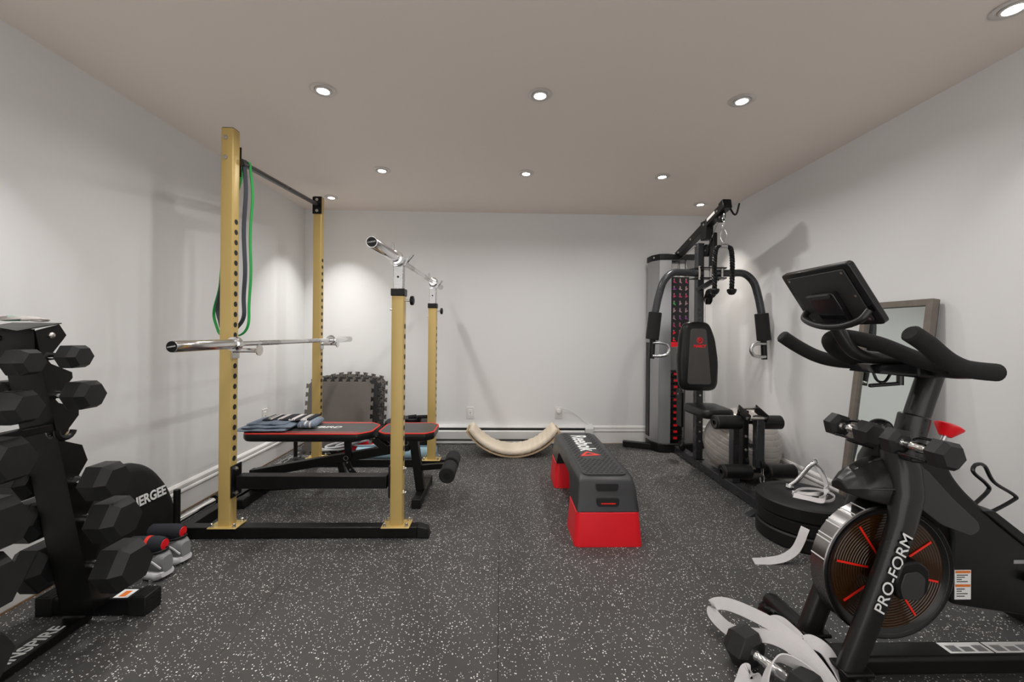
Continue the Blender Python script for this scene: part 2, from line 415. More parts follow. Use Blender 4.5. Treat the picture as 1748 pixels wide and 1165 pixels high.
# ------------------------------------------------------------------ gold squat rack
def hexbolt(mb, c, axis, r=.008, h=.006):
    mb.lathe([(r, 0), (r, h * .7), (r * .7, h), (0.0001, h)], c, axis, 8); return mb
UP = [(-1.455, 2.235, 2.175), (-1.508, 3.42, 2.20), (-.553, 2.235, 1.305), (-.558, 3.37, 1.305)]
rk = thing('squat_rack', (-1.0, 2.8, 0), 'tall gold and black squat rack with pull-up bar beside the left wall', 'squat rack')
UW, UD = .066, .06
for i, (x, y, h) in enumerate(UP):
    # tube with a row of dark discs painting the shade of its holes
    poly = rpoly([(x - UW / 2, y - UD / 2), (x + UW / 2, y - UD / 2), (x + UW / 2, y + UD / 2), (x - UW / 2, y + UD / 2)], .010, 3)
    u = MB().prism(poly, 'z', .068, h).build('upright', 'gold', rk)
    if i < 2:
        MB().prism(poly, 'z', h, h + .004).xf(lambda p: (x + (p.x - x) * .95, y + (p.y - y) * .95, p.z)).build('end_cap', 'blackplastic', rk)
    hz = .42 if i < 2 else .42
    top = 1.78 if i < 2 else 1.22
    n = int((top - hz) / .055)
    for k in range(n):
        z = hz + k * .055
        MB().lathe([(.0145, -.006), (.0145, .0006), (0.0001, .0006)], (x + UW / 2, y, z), 'x', 14).build('hole_disc', 'dark', u)
    MB().box(x - .075, x + .075, y - .05, y + .05, .061, .068).build('base_plate', 'gold', rk, bevel=.003)
    bm_ = MB()
    for dx in (-.058, .058):
        for dy in (-.034, .034):
            c = (x + dx, y + dy, .068)
            MB().lathe([(.010, 0), (.010, .004), (.007, .005), (.007, .016), (.004, .019), (.0001, .019)], c, 'z', 8).build('bolt', 'zinc', rk)
# base beams
for y in (2.235, 3.39):
    MB().box(-1.70, -.44, y - .03, y + .03, .003, .061).build('base_beam', 'blackmetal', rk, bevel=.004)
    e = MB().loft([[(-.44, y - .032, .002), (-.44, y + .032, .002), (-.44, y + .032, .064), (-.44, y - .032, .064)],
                   [(-.375, y - .034, .0), (-.375, y + .034, .0), (-.385, y + .026, .050), (-.385, y - .026, .050)]])
    e.build('foot_cap', 'blackplastic', rk, bevel=.004)
MB().box(-1.705, -1.65, 2.16, 3.46, .004, .06).build('side_beam', 'blackmetal', rk, bevel=.004)
for y in (2.19, 3.43):
    MB().cyl((-1.685, y, .055), (-1.685, y, .27), .0155, n=16).build('plate_peg', 'blackmetal', rk, bevel=.002)
    MB().lathe([(.033, 0), (.033, .005), (.015, .006)], (-1.685, y, .06), 'z', 24).build('peg_washer', 'steel', rk)
for xx in (-1.66,):
    MB().lathe([(.012, 0), (.012, -.006), (.0001, -.007)], (xx, 2.204, .035), 'y', 8).build('bolt', 'zinc', rk)
# front cross bar with bolted flanges
MB().box(-1.40, -.605, 2.215, 2.275, .262, .33).build('cross_bar', 'blackmetal', rk, bevel=.004)
for x, s in ((-1.455 + UW / 2, 1), (-.553 - UW / 2, -1)):
    fl = MB().box(min(x, x + s * .008), max(x, x + s * .008), 2.205, 2.29, .215, .385).build('flange', 'blackmetal', rk, bevel=.002)
    for z in (.235, .365):
        if s > 0: MB().lathe([(.012, 0), (.012, .006), (.006, .008), (.006, .014), (.0001, .014)], (x + .008, 2.235, z), 'x', 8).build('bolt', 'zinc', fl)
        else: MB().lathe([(.012, 0), (.012, .006), (.006, .008), (.006, .014), (.0001, .014)], (-.553 + UW / 2, 2.235, z), 'x', 8).build('bolt', 'zinc', fl)
# pull-up bar
MB().tube([(-1.415, 2.262, 2.015), (-1.505, 3.40, 2.135)], .0155, 16).build('pull_up_bar', 'blacksatin', rk)
MB().box(-1.545, -1.471, 3.384, 3.3895, 2.06, 2.20).build('pull_up_flange', 'blackmetal', rk, bevel=.002)
MB().box(-1.492, -1.418, 2.2655, 2.271, 1.94, 2.10).build('pull_up_flange', 'blackmetal', rk, bevel=.002)
for z in (2.085, 2.175): MB().lathe([(.012, 0), (.012, -.005), (.0001, -.006)], (-1.508, 3.384, z), 'y', 10).build('bolt', 'zinc', rk)
for z in (2.02, 2.125): MB().lathe([(.013, 0), (.012, -.005), (.0001, -.007)], (-1.462, 2.205, z), 'y', 10).build('bolt', 'zinc', rk)
# bar hooks on the tall uprights
for x, y, h in UP[:2]:
    hk = MB().box(x + UW / 2, x + UW / 2 + .005, y - .03, y + .03, .955, 1.035).build('bar_hook', 'steel', rk, bevel=.001)
    MB().cyl((x + UW / 2, y, .998), (x + UW / 2 + .125, y, .998), .0125, n=14).build('hook_pin', 'chrome', hk)
    MB().lathe([(.030, 0), (.030, .006), (.0001, .006)], (x + UW / 2 + .125, y, 1.0), 'x', 20).build('hook_stop', 'chrome', hk)
# telescoping tops of the short uprights
for x, y, h in UP[2:]:
    MB().box(x - .037, x + .037, y - .034, y + .034, 1.297, 1.337).build('collar', 'blackplastic', rk, bevel=.004)
    it = MB().box(x - .026, x + .026, y - .025, y + .025, 1.33, 1.462).build('inner_post', 'steel', rk, bevel=.003)
    MB().lathe([(.006, .001), (.006, -.0008), (.0001, -.0008)], (x, y - .025, 1.40), 'y', 12).build('pin_hole_disc', 'dark', it)  # dark disc paints the shade of the pin hole
    # Y-shaped cradle: a saddle plate and two prongs
    MB().prism([(x - .035, 1.462), (x + .035, 1.462), (x + .055, 1.500), (x + .048, 1.505), (x + .022, 1.472), (x - .022, 1.472), (x - .030, 1.505), (x - .037, 1.505)], 'y', y - .022, y + .022).build('saddle', 'steel', rk)
    MB().cyl((x - .032, y, 1.47), (x - .034, y, 1.585), .006, n=10).build('prong', 'steel', rk)
    MB().cyl((x + .04, y, 1.48), (x + .075, y, 1.525), .006, n=10).build('prong', 'steel', rk)
    MB().cyl((x + UW / 2, y, 1.275), (x + UW / 2 + .03, y, 1.275), .006, n=10).build('knob_shaft', 'zinc', rk)
    MB().lathe([(.012, 0), (.024, .004), (.026, .012), (.024, .020), (.010, .024), (.0001, .024)], (x + UW / 2 + .026, y, 1.275), 'x', 12).build('knob', 'blackplastic', rk)
    MB().cyl((x - UW / 2 - .012, y - .01, 1.225), (x - UW / 2 + .004, y - .01, 1.225), .004, n=8).build('stop_pin', 'zinc', rk)

# ------------------------------------------------------------------ barbells
def barbell(x, y0, y1, z0, z1, label, group='chrome barbells'):
    t = thing('barbell', (x, (y0 + y1) / 2, min(z0, z1) - .02), label, 'barbell', group)
    d = V((0, y1 - y0, z1 - z0)).normalized(); A = V((x, y0, z0)); B = V((x, y1, z1))
    MB().tube([A + d * .39, B - d * .39], .0140, 16).build('shaft', 'chrome', t)
    MB().tube([A + d * .62, A + d * .82], .0147, 16).build('knurled_grip', 'steel', t)
    MB().tube([B - d * .82, B - d * .62], .0147, 16).build('knurled_grip', 'steel', t)
    for P_, s in ((A, 1), (B, -1)):
        D = d * s
        pr = [(0, .0235), (.003, .025), (.385, .025), (.387, .036), (.397, .038), (.412, .038), (.416, .030), (.43, .028)]
        sl = MB().tube([P_ + D * a for a, r in pr], [r for a, r in pr], 28).build('sleeve', 'chrome', t)
        MB().tube([P_ - D * .001, P_ + D * .004], [.0215, .0215], 24).build('end_cap', 'blackplastic', sl)
    if y0 < 2: # small mark in the near end cap
        for k in (0,):
            lettering('SYNERGEE', .0075, 'white', t, A - d * .0022, frame((1, 0, .2), (0, 0, 1)), name='cap_mark')
    return t
barbell(-1.362, 1.735, 3.735, 1.036, 1.032, 'chrome barbell at chest height on the hooks of the tall gold uprights')
barbell(-.556, 1.77, 3.77, 1.490, 1.515, 'chrome barbell held highest, in the cradles of the short gold uprights')
for x, lab in ((-1.80, 'steel barbell lying on the floor along the left baseboard'),):
    t = thing('floor_barbell', (x, 2.9, 0), lab, 'barbell')
    MB().tube([(x, 2.36, .028), (x + .02, 3.55, .028)], .014, 12).build('shaft', 'steel', t)
    MB().tube([(x, 2.33, .028), (x, 2.62, .028)], [.025, .025], 18).build('sleeve', 'chrome', t)
    MB().tube([(x, 2.64, .031), (x, 2.70, .031)], .030, 18).build('rubber_collar', 'blackplastic', t)
t = thing('chrome_curl_bar', (-1.74, 3.2, 0), 'short chrome bar with clamp beside the long bar on the floor', 'barbell')
MB().tube([(-1.735, 2.95, .03), (-1.735, 3.62, .03)], .014, 12).build('shaft', 'chrome', t)
MB().tube([(-1.735, 3.22, .03), (-1.735, 3.30, .03)], .029, 14).build('clamp', 'steel', t)
MB().tube([(-1.735, 3.40, .03), (-1.735, 3.60, .03)], .025, 14).build('sleeve', 'chrome', t)

# ------------------------------------------------------------------ resistance bands over the pull-up bar
def band(name, mt, w, pts, label):
    P = spl(pts, 8, True)
    wd = []
    N = len(P)
    b_ = MB(); rings = []
    for i in range(N):
        tt = (P[(i + 1) % N] - P[i - 1]).normalized()
        wdir = V((.35, 1, 0)); wdir = (wdir - tt * wdir.dot(tt)).normalized(); nn = tt.cross(wdir)
        P[i] = P[i] + V((.004 * math.sin(i * .55), 0, 0))
        rings.append([P[i] + wdir * w / 2 + nn * .0022, P[i] - wdir * w / 2 + nn * .0022, P[i] - wdir * w / 2 - nn * .0022, P[i] + wdir * w / 2 - nn * .0022])
    rings.append(rings[0])
    b_.loft(rings, cap=False)
    o = b_.build(name, mt); tag(o, label, 'resistance band', 'resistance bands on the pull-up bar'); return o
band('resistance_band', 'green', .014, [(-1.427, 2.325, 2.043), (-1.400, 2.325, 2.00), (-1.395, 2.325, 1.80), (-1.397, 2.32, 1.50), (-1.392, 2.31, 1.25), (-1.41, 2.30, 1.10), (-1.48, 2.295, 1.072),
      (-1.545, 2.295, 1.09), (-1.57, 2.29, 1.18), (-1.545, 2.29, 1.35), (-1.52, 2.30, 1.55), (-1.49, 2.31, 1.75), (-1.452, 2.325, 1.98)],
     'bright green stretch band looped over the pull-up bar')
band('resistance_band', 'navy', .022, [(-1.425, 2.288, 2.04), (-1.408, 2.288, 2.00), (-1.408, 2.285, 1.80), (-1.407, 2.283, 1.50), (-1.405, 2.283, 1.28), (-1.42, 2.284, 1.15), (-1.475, 2.285, 1.10),
      (-1.525, 2.285, 1.12), (-1.545, 2.285, 1.20), (-1.535, 2.285, 1.34), (-1.505, 2.285, 1.50), (-1.49, 2.288, 1.75), (-1.446, 2.288, 1.99)],
     'dark slate stretch band hanging inside the green one')

# ------------------------------------------------------------------ weight bench
bn = thing('weight_bench', (-1.0, 2.75, 0), 'flat adjustable black bench with red-piped pads inside the rack', 'bench')
def pad(name, x0, x1, y0, y1, z0, z1, ch, parent, narrow=0.0):
    poly = [(x0, y0 + ch[0]), (x0 + ch[0], y0), (x1 - ch[1], y0), (x1, y0 + ch[1]), (x1, y1 - ch[1]), (x1 - ch[1], y1), (x0 + ch[0], y1), (x0, y1 - ch[0])]
    poly = rpoly(poly, .012, 3)
    c = V((sum(p[0] for p in poly) / len(poly), (y0 + y1) / 2))
    def ins(d):
        return [(p[0] - math.copysign(d, p[0] - c.x) if abs(p[0] - c.x) > d else p[0], p[1] - math.copysign(d, p[1] - c.y) if abs(p[1] - c.y) > d else p[1]) for p in poly]
    rings = []
    for z, d in ((z0, .018), (z0 + .006, .006), (z0 + .02, 0), (z1 - .014, 0), (z1 - .006, .003)):
        rings.append([(p[0], p[1], z) for p in ins(d)])
    o = MB().loft(rings).build(name, 'vinyl', parent)
    pip = [(p[0], p[1], z1 - .004) for p in ins(.004)]
    MB().tube(pip, .0048, 8, closed=True).build('red_piping', 'redtrim', o, label='bright red piping')
    MB().loft([[(p[0], p[1], z1 - .006) for p in ins(.008)], [(p[0], p[1], z1 - .0005) for p in ins(.010)], [(p[0], p[1], z1 + .001) for p in ins(.03)]]).build('top_panel', 'padtop', o)
    return o
bp_ = pad('back_pad', -1.62, -.825, 2.60, 2.93, .405, .462, (.03, .07), bn)
for yy in (2.635, 2.895):
    MB().box(-1.5, -.90, yy - .004, yy + .004, .4605, .4635).build('red_stripe', 'redtrim', bp_)
lettering('FLYBIRD', .07, 'white', bp_, (-1.19, 2.765, .4640), frame((1, 0, 0), (.35, 1, 0)), shear=.2, bold=.0012)
pad('seat_pad', -.785, -.425, 2.615, 2.925, .405, .462, (.05, .05), bn)
MB().bar((-1.61, 2.75, .165), (-.60, 2.75, .345), .055, .055).build('main_beam', 'blackmetal', bn, bevel=.004)
MB().bar((-1.61, 2.75, .06), (-1.61, 2.75, .19), .05, .055, up=(1, 0, 0)).build('rear_post', 'blackmetal', bn, bevel=.003)
MB().bar((-1.585, 2.75, .075), (-1.0, 2.75, .115), .05, .055).build('lower_strut', 'blackmetal', bn, bevel=.004)
MB().bar((-1.02, 2.75, .10), (-1.06, 2.75, .245), .03, .04).build('strut_link', 'blackmetal', bn, bevel=.003)
MB().bar((-.575, 2.75, .405), (-.525, 2.75, .055), .055, .055, up=(1, 0, 0)).build('front_post', 'blackmetal', bn, bevel=.004)
for x, y0, y1 in ((-1.605, 2.57, 2.95), (-.52, 2.57, 3.02)):
    f_ = MB().box(x - .027, x + .027, y0 + .05, y1 - .05, .004, .056).build('foot_bar', 'blackmetal', bn, bevel=.003)
    for ya, yb in ((y0, y0 + .06), (y1 - .06, y1)):
        cp = MB().box(x - .03, x + .03, ya, yb, 0, .060).build('foot_cap', 'rubber', bn, bevel=.005)
        for k in range(4):
            MB().box(x - .028, x + .028, ya - .0018 if ya < 2.7 else yb - .002, ya + .003 if ya < 2.7 else yb + .0018, .010 + k * .012, .016 + k * .012).build('tread_rib', 'rubber', cp)
MB().bar((-1.0, 2.72, .40), (-.99, 2.72, .27), .02, .045, up=(1, 0, 0)).build('back_support', 'blackmetal', bn, bevel=.003)
arc = [(-1.0 + .30 * (1 - math.cos(a)), 2.715, .27 - .30 * math.sin(a) * .62) for a in [k * .13 for k in range(10)]]
ar = MB().ribbon(arc, (0, 0, 1), .035, .008).build('adjuster_arc', 'blackmetal', bn)
for k in range(1, 9, 2):
    MB().lathe([(.006, 0), (.006, -.0015), (.0001, -.0015)], (arc[k][0], 2.710, arc[k][2]), 'y', 10).build('arc_pin', 'zinc', ar)
arc2 = [(-.60 - .10 * math.sin(a), 2.715, .40 - .20 * (1 - math.cos(a)) - .05 * a) for a in [k * .15 for k in range(9)]]
ar2 = MB().ribbon(arc2, (1, 0, .4), .035, .008).build('seat_arc', 'blackmetal', bn)
MB().prism([(-.86, .395), (-.80, .40), (-.72, .335), (-.76, .31)], 'y', 2.715, 2.725).build('hinge_plate', 'blackmetal', bn)
MB().prism([(-.86, .395), (-.80, .40), (-.72, .335), (-.76, .31)], 'y', 2.775, 2.785).build('hinge_plate', 'blackmetal', bn)
MB().tube([(-.845, 2.69, .385), (-.845, 2.81, .385)], .011, 12).build('hinge_bolt', 'zinc', bn)
for cx, cz in ((-1.005, .275), (-.615, .375)):
    MB().tube([(cx + .014 * math.cos(a), 2.706, cz + .014 * math.sin(a)) for a in [k * PI / 8 for k in range(16)]], .0022, 6, closed=True).build('pull_ring', 'zinc', bn)
MB().bar((-.535, 2.75, .20), (-.34, 2.72, .225), .035, .035).build('roller_arm', 'blackmetal', bn, bevel=.003)
MB().cyl((-.325, 2.53, .222), (-.325, 2.90, .222), .016, n=14).build('roller_rod', 'blackmetal', bn)
for y0, y1 in ((2.53, 2.69), (2.74, 2.90)):
    r_ = MB().lathe([(.016, 0), (.044, 0), (.050, .006), (.050, y1 - y0 - .006), (.044, y1 - y0), (.016, y1 - y0)], (-.325, y0, .222), 'y', 28).build('foam_roller', 'foam', bn)
MB().cyl((-.325, 2.528, .222), (-.325, 2.534, .222), .02, n=16).build('roller_end', 'blackplastic', bn)

# folded clothes on the head of the bench
ck = thing('folded_clothes', (-1.5, 2.75, .464), 'folded blue-grey jeans and striped shirt on the bench end', 'clothes')
def slab(name, mt, x0, x1, y0, y1, z0, z1, rot=0.0, wob=.004, seed=1, parent=None):
    rnd = random.Random(seed); rings = []; nx = 14
    cx, cy = (x0 + x1) / 2, (y0 + y1) / 2
    for i in range(nx + 1):
        x = x0 + (x1 - x0) * i / nx
        w1 = wob * math.sin(i * 1.3 + seed) ; w2 = wob * math.sin(i * .9 + 2 * seed)
        e = .6 if i in (0, nx) else 1.0
        zc = (z0 + z1) / 2; hz = (z1 - z0) / 2 * e
        ring = []
        for k in range(16):
            a = 2 * PI * k / 16
            ca, sa = math.cos(a), math.sin(a)
            yy = math.copysign(abs(ca) ** .35, ca) * (y1 - y0) / 2; zz = math.copysign(abs(sa) ** .7, sa) * hz
            ring.append((x + w2 * .5 * ca, cy + yy + w1, zc + zz + (w2 * .8 if sa > 0.1 else 0)))
        rings.append(ring)
    m = MB().loft(rings)
    c_, s_ = math.cos(rot), math.sin(rot)
    m.xf(lambda p: (cx + (p.x - cx) * c_ - (p.y - cy) * s_, cy + (p.x - cx) * s_ + (p.y - cy) * c_, p.z))
    return m.build(name, mt, parent, ang=60)
slab('jeans_fold', 'denim', -1.665, -1.36, 2.61, 2.86, .466, .483, .05, .003, 1, ck)
slab('jeans_fold', 'denim', -1.64, -1.34, 2.63, 2.86, .482, .499, .08, .004, 2, ck)
slab('jeans_fold', 'denim', -1.62, -1.38, 2.66, 2.87, .497, .512, .02, .004, 3, ck)
slab('shirt_fold', 'clothdark', -1.56, -1.26, 2.74, 2.92, .505, .522, .06, .004, 4, ck)
for k in range(4):
    slab('white_stripe', 'clothwhite', -1.55 + k * .075, -1.51 + k * .075, 2.742, 2.918, .5055, .5228, .06, .002, 5 + k, ck)
slab('rolled_cuff', 'denim', -1.33, -1.22, 2.70, 2.90, .468, .510, .1, .003, 9, ck)
for k in range(3):
    slab('white_stripe', 'clothwhite', -1.315 + k * .03, -1.303 + k * .03, 2.698, 2.902, .4675, .5112, .1, .001, 12 + k, ck)

# ------------------------------------------------------------------ dumbbell tree
RX = -1.56; RY = 1.31
dr = thing('dumbbell_rack', (RX, RY, 0), 'black A-frame dumbbell tree by the left wall', 'dumbbell rack')
def fold(z): return .053 + (1.1 - z) * .192
OUT = [(.125, 1.122), (.148, 1.085), (.138, 1.07), (.090, 1.005), (.100, .990), (.168, .955), (.170, .935), (.115, .868), (.125, .855), (.192, .825), (.192, .80), (.138, .735), (.148, .718), (.205, .69),
       (.225, .63), (.180, .562), (.190, .548), (.245, .53), (.255, .48), (.210, .412), (.220, .398), (.275, .38), (.285, .31), (.242, .225), (.252, .212), (.305, .20), (.315, .06)]
for s in (1, -1):
    # inclined channel: one sheet between two notched side plates
    MB().loft([[(RX - .058, RY + s * fold(z), z), (RX + .058, RY + s * fold(z), z), (RX + .058, RY + s * (fold(z) + .003), z), (RX - .058, RY + s * (fold(z) + .003), z)] for z in (1.097, .04)]).build('leg_sheet', 'blackmetal', dr)
    for sx in (1, -1):
        xf_ = RX + sx * .058
        w = [(fold(1.1), 1.1)] + OUT + [(fold(.06), .06)]
        wing = MB().prism([(RY + s * a, z) for a, z in w], 'x', xf_ - .0015, xf_ + .0015).build('cradle_plate', 'blackmetal', dr)
        if sx > 0:
            MB().lathe([(.010, 0), (.010, .004), (.005, .009), (.0001, .010)], (xf_ + .0015, RY + s * .10, 1.085), 'x', 12).build('bolt', 'zinc', wing)
MB().prism([(RX - .10, 1.105), (RX + .056, 1.105), (RX + .056, 1.00), (RX - .05, 1.00), (RX - .10, 1.06)], 'y', RY + .052, RY + .055).build('tray_bracket', 'blackmetal', dr)
MB().lathe([(.009, 0), (.009, -.004), (.0001, -.008)], (RX - .055, RY + .052, 1.075), 'y', 12).build('bolt', 'zinc', dr)
MB().box(RX + .02, RX + .056, RY - .115, RY + .115, .762, .786).build('cross_brace', 'blackmetal', dr, bevel=.002)
# dished tray on top
for s in (1, -1):
    MB().loft([[(RX - .10, RY, 1.097), (RX + .062, RY, 1.097), (RX + .062, RY, 1.100), (RX - .10, RY, 1.100)],
               [(RX - .10, RY + s * .13, 1.124), (RX + .062, RY + s * .13, 1.124), (RX + .062, RY + s * .13, 1.127), (RX - .10, RY + s * .13, 1.127)]]).build('top_tray', 'blackmetal', dr)
for s in (1, -1):
    y = RY + s * .345
    f_ = MB().box(RX - .17, RX + .155, y - .035, y + .035, .004, .068).build('foot', 'blackplastic', dr, bevel=.004)
    for xa, xb in ((RX - .215, RX - .15), (RX + .135, RX + .20)):
        cp = MB().box(xa, xb, y - .038, y + .038, 0, .074).build('foot_cap', 'rubber', dr, bevel=.004)
        for k in range(5):
            xr = xa + .010 + k * .010
            MB().box(xr, xr + .005, y - .034, y + .034, .073, .0765).build('tread_rib', 'rubber', cp)
            MB().box(xb - .002 if xb > RX else xa - .002, xb + .002 if xb > RX else xa + .002, y - .035, y + .035, .010 + k * .012, .016 + k * .012).build('tread_rib', 'rubber', cp)
y = RY + .345
st = MB().box(RX + .07, RX + .125, y - .03, y + .022, .0682, .0688).build('sticker', 'white', dr)
MB().box(RX + .085, RX + .11, y - .024, y + .012, .0686, .0692).build('sticker_print', 'orange', st)
MB().box(RX - .085, RX - .055, y - .02, y + .022, .0682, .0688).build('sticker', 'white', dr)
MB().box(RX - .065, RX + .018, RY - .29, RY + .292, .004, .034).build('base_beam', 'blackmetal', dr, bevel=.003)
lettering('INSPIRE', .062, 'white', dr, (RX - .018, RY + .125, .0345), frame((0, 1, 0), (-1, 0, 0)), sx=.84, bold=.0012)
# empty cradle, chrome lined, between the second and fourth weights
cr_ = MB().tube([(RX + .035, RY + .145 + .022 * math.cos(a), .757 + .022 * math.sin(a)) for a in [PI + k * PI / 8 for k in range(9)]], .012, 8).build('empty_cradle', 'chrome', dr)
MB().tube([(RX + .062, RY + .145 + .027 * math.cos(a), .757 + .027 * math.sin(a)) for a in [PI * .95 + k * PI / 8 for k in range(9)]], .009, 8).build('cradle_lip', 'blackplastic', dr)

def dumbbell(c, s, hl, half, axis, label, num=None, group='hex dumbbells on the tree', tilt=0.0):
    """hexagonal rubber heads on a chrome contoured handle; axis = unit direction of the handle"""
    c = V(c); a = V(axis).normalized(); up = V((0, 0, 1)); sd = up.cross(a).normalized(); up = a.cross(sd)
    t = thing('dumbbell', c - V((0, 0, s / 2)), label, 'dumbbell', group)
    R0 = s / 2 / math.cos(PI / 6)
    for sg in (1, -1):
        rings = []
        for d, k in ((0, .62), (hl * .16, .97), (hl * .2, 1.0), (hl * .72, 1.0), (hl, .74)):
            rings.append([c + a * sg * (half + d) + (sd * math.cos(PI / 3 * j + tilt) + up * math.sin(PI / 3 * j + tilt)) * R0 * k for j in range(6)])
        h = MB().loft(rings).build('head', 'urethane', t, ang=12)
        if num and sg == num[1]:
            pc = c + a * sg * (half + hl * .46) + up * (s / 2 + .0004)
            fr_ = frame(-sd * 1.0, -a * sg) if False else frame(sd, a)
            MB().obox(pc, (s * .46, hl * .40, .001), frame(sd, a)).build('number_panel', 'rubber', h)
            lettering(num[0], s * .36, 'deck', h, pc + up * .0010, frame(sd * -sg, a * -sg), name='weight_mark', bold=.0008, extrude=.0008)
    rr = .0125 if s < .1 else .0155
    pr = [(-half, rr * 1.15), (-half * .8, rr * .9), (-half * .45, rr * 1.12), (0, rr * 1.22), (half * .45, rr * 1.12), (half * .8, rr * .9), (half, rr * 1.15)]
    MB().tube([c + a * d for d, r in pr], [r for d, r in pr], 16).build('handle', 'chrome', t)
    return t
HX = RX
far = [(1.015, 1.402, .074, .072, 'smallest hex dumbbell on the far side, topmost beside the bare wall'),
       (.884, 1.428, .092, .084, 'second hex dumbbell from the top on the far side of the tree'),
       (.568, 1.497, .118, .100, 'hex dumbbell below the empty chrome cradle, beside the lettered black pad'),
       (.418, 1.527, .138, .108, 'hex dumbbell overlapping the lettered pad, second from the bottom on the far side'),
       (.232, 1.560, .156, .116, 'largest hex dumbbell low on the far side above the running shoes')]
near = [(1.008, 1.240, .074, .074, None, 'topmost hex dumbbell on the near side of the tree with its chrome handle showing'),
        (.880, 1.216, .092, .088, ('10', 1), 'near side hex dumbbell with the number 10 in its top facet'),
        (.735, 1.187, .120, .112, None, 'third hex dumbbell from the top on the near side at the picture edge'),
        (.570, 1.150, .140, .130, None, 'fourth hex dumbbell from the top on the near side'),
        (.420, 1.120, .150, .138, None, 'fifth hex dumbbell down on the near side, cut by the left edge'),
        (.238, 1.090, .156, .142, None, 'lowest near hex dumbbell at the bottom left corner over the base beam')]
for z, y, s, l, lab in far: dumbbell((HX + .018, y, z), s, l, .088, (1, 0, 0), lab)
for z, y, s, l, nm, lab in near: dumbbell((HX + (.045 if z > .85 else .022), y, z), s, l, .078, (1, 0, 0), lab, nm)

# skipping rope lying in the tray
t = thing('skipping_rope', (RX, RY, 1.13), 'coiled pale skipping rope with green handle on top of the dumbbell tree', 'skipping rope')
rp = []
for k in range(70):
    a = k * .36; r = .055 + .012 * math.sin(k * .7)
    rp.append((RX + .03 + r * .8 * math.cos(a), RY + (.1 + .01 * math.sin(k)) * math.sin(a), 1.134 + .00012 * k + .003 * math.sin(k * 1.1)))
MB().tube(spl(rp, 2), .0032, 6).build('cord', 'clear', t)
MB().tube([(RX + .045, RY - .035, 1.137), (RX + .045, RY - .015, 1.138), (RX + .045, RY + .045, 1.139)], [.006, .009, .008], 12).build('grip', 'teal', t, label='green grip')
MB().tube([(RX + .045, RY + .045, 1.139), (RX + .045, RY + .085, 1.139)], .004, 8).build('swivel', 'chrome', t)

# ------------------------------------------------------------------ lettered pad, shoes, wraps
pd = thing('exercise_pad', (-1.84, 2.12, 0), 'black arched exercise pad with white lettering leaning on the left baseboard', 'exercise pad')
prof = [(1.90, .012), (2.315, .012), (2.325, .13), (2.29, .26), (2.22, .37), (2.14, .43), (2.06, .44), (1.97, .40), (1.90, .30)]
prof = rpoly(prof, .05, 5)
rings = []
cy, cz = 2.10, .2
for d, k in ((0, .94), (.012, .985), (.03, 1.0), (.055, .985), (.068, .93), (.074, .80)):
    rings.append([(-1.900 + d + .06 * (1 - (cz + (z - cz) * k) / .44), cy + (y - cy) * k, max(.004, cz + (z - cz) * k)) for y, z in prof])
MB().loft(rings).build('pad_body', 'rubber', pd, ang=50)
lettering('SYNERGEE', .066, 'white', pd, (-1.793, 2.118, .245), frame((0, 1, 0), (-.13, 0, 1)), bold=.0022, sx=.88)

def shoe(x, y, rot, label):
    t = thing('running_shoe', (x, y, 0), label, 'shoe', 'grey running shoes')
    c_, s_ = math.cos(rot), math.sin(rot)
    def tf(p): return (x + (p.x * c_ - p.y * s_) * 1.1, y + (p.x * s_ + p.y * c_) * 1.1, p.z * 1.22)
    # local: heel at +x 0, toe toward -x 0.28
    st = [(0.004, .022, .03), (-.02, .034, .035), (-.07, .034, .03), (-.13, .032, .022), (-.19, .042, .020), (-.235, .042, .022), (-.265, .03, .028), (-.283, .008, .034)]
    def ring(px, hw, z0_, z1_, k=1.0):
        out = []
        for j in range(12):
            a = 2 * PI * j / 12
            yy = math.copysign(abs(math.cos(a)) ** .6, math.cos(a)) * hw * k; zz = (z0_ + z1_) / 2 + math.copysign(abs(math.sin(a)) ** .6, math.sin(a)) * (z1_ - z0_) / 2
            out.append((px, yy, zz))
        return out
    so = MB().loft([ring(px, hw + .004, .0 + (.012 if i == 0 else .008 if i == 7 else 0), .034 if i < 4 else .028) for i, (px, hw, _) in enumerate(st)]).xf(tf).build('sole', 'sole', t, ang=50)
    for k in range(5):
        xx = -.03 - k * .05
        m = MB().box(xx - .002, xx + .002, -.047, .047, -.0002, .012).xf(tf); m.build('sole_groove', 'shoegrey', so)
    hts = [.085, .098, .088, .082, .072, .058, .048, .036]
    MB().loft([ring(px, hw * .92, .026, hts[i]) for i, (px, hw, _) in enumerate(st)]).xf(tf).build('upper', 'shoegrey', t, ang=50)
    MB().tube(spl([(-.012, 0, .101), (-.03, .026, .098), (-.08, .026, .090), (-.12, 0, .090), (-.08, -.026, .090), (-.03, -.026, .098)], 4, True), .005, 6, closed=True).xf(tf).build('collar', 'blackplastic', t)
    MB().ribbon(spl([(.006, -.030, .05), (-.05, -.036, .075), (-.12, -.034, .05)], 5), (0, 0, 1), .006, .003).xf(tf).build('side_stripe', 'sole', t)
    return t
shoe(-1.475, 1.865, -.22, 'grey running shoe with white sole, nearer of the pair beside the dumbbell tree')
shoe(-1.485, 1.985, -.22, 'grey running shoe with white sole, farther of the pair beside the rack base')
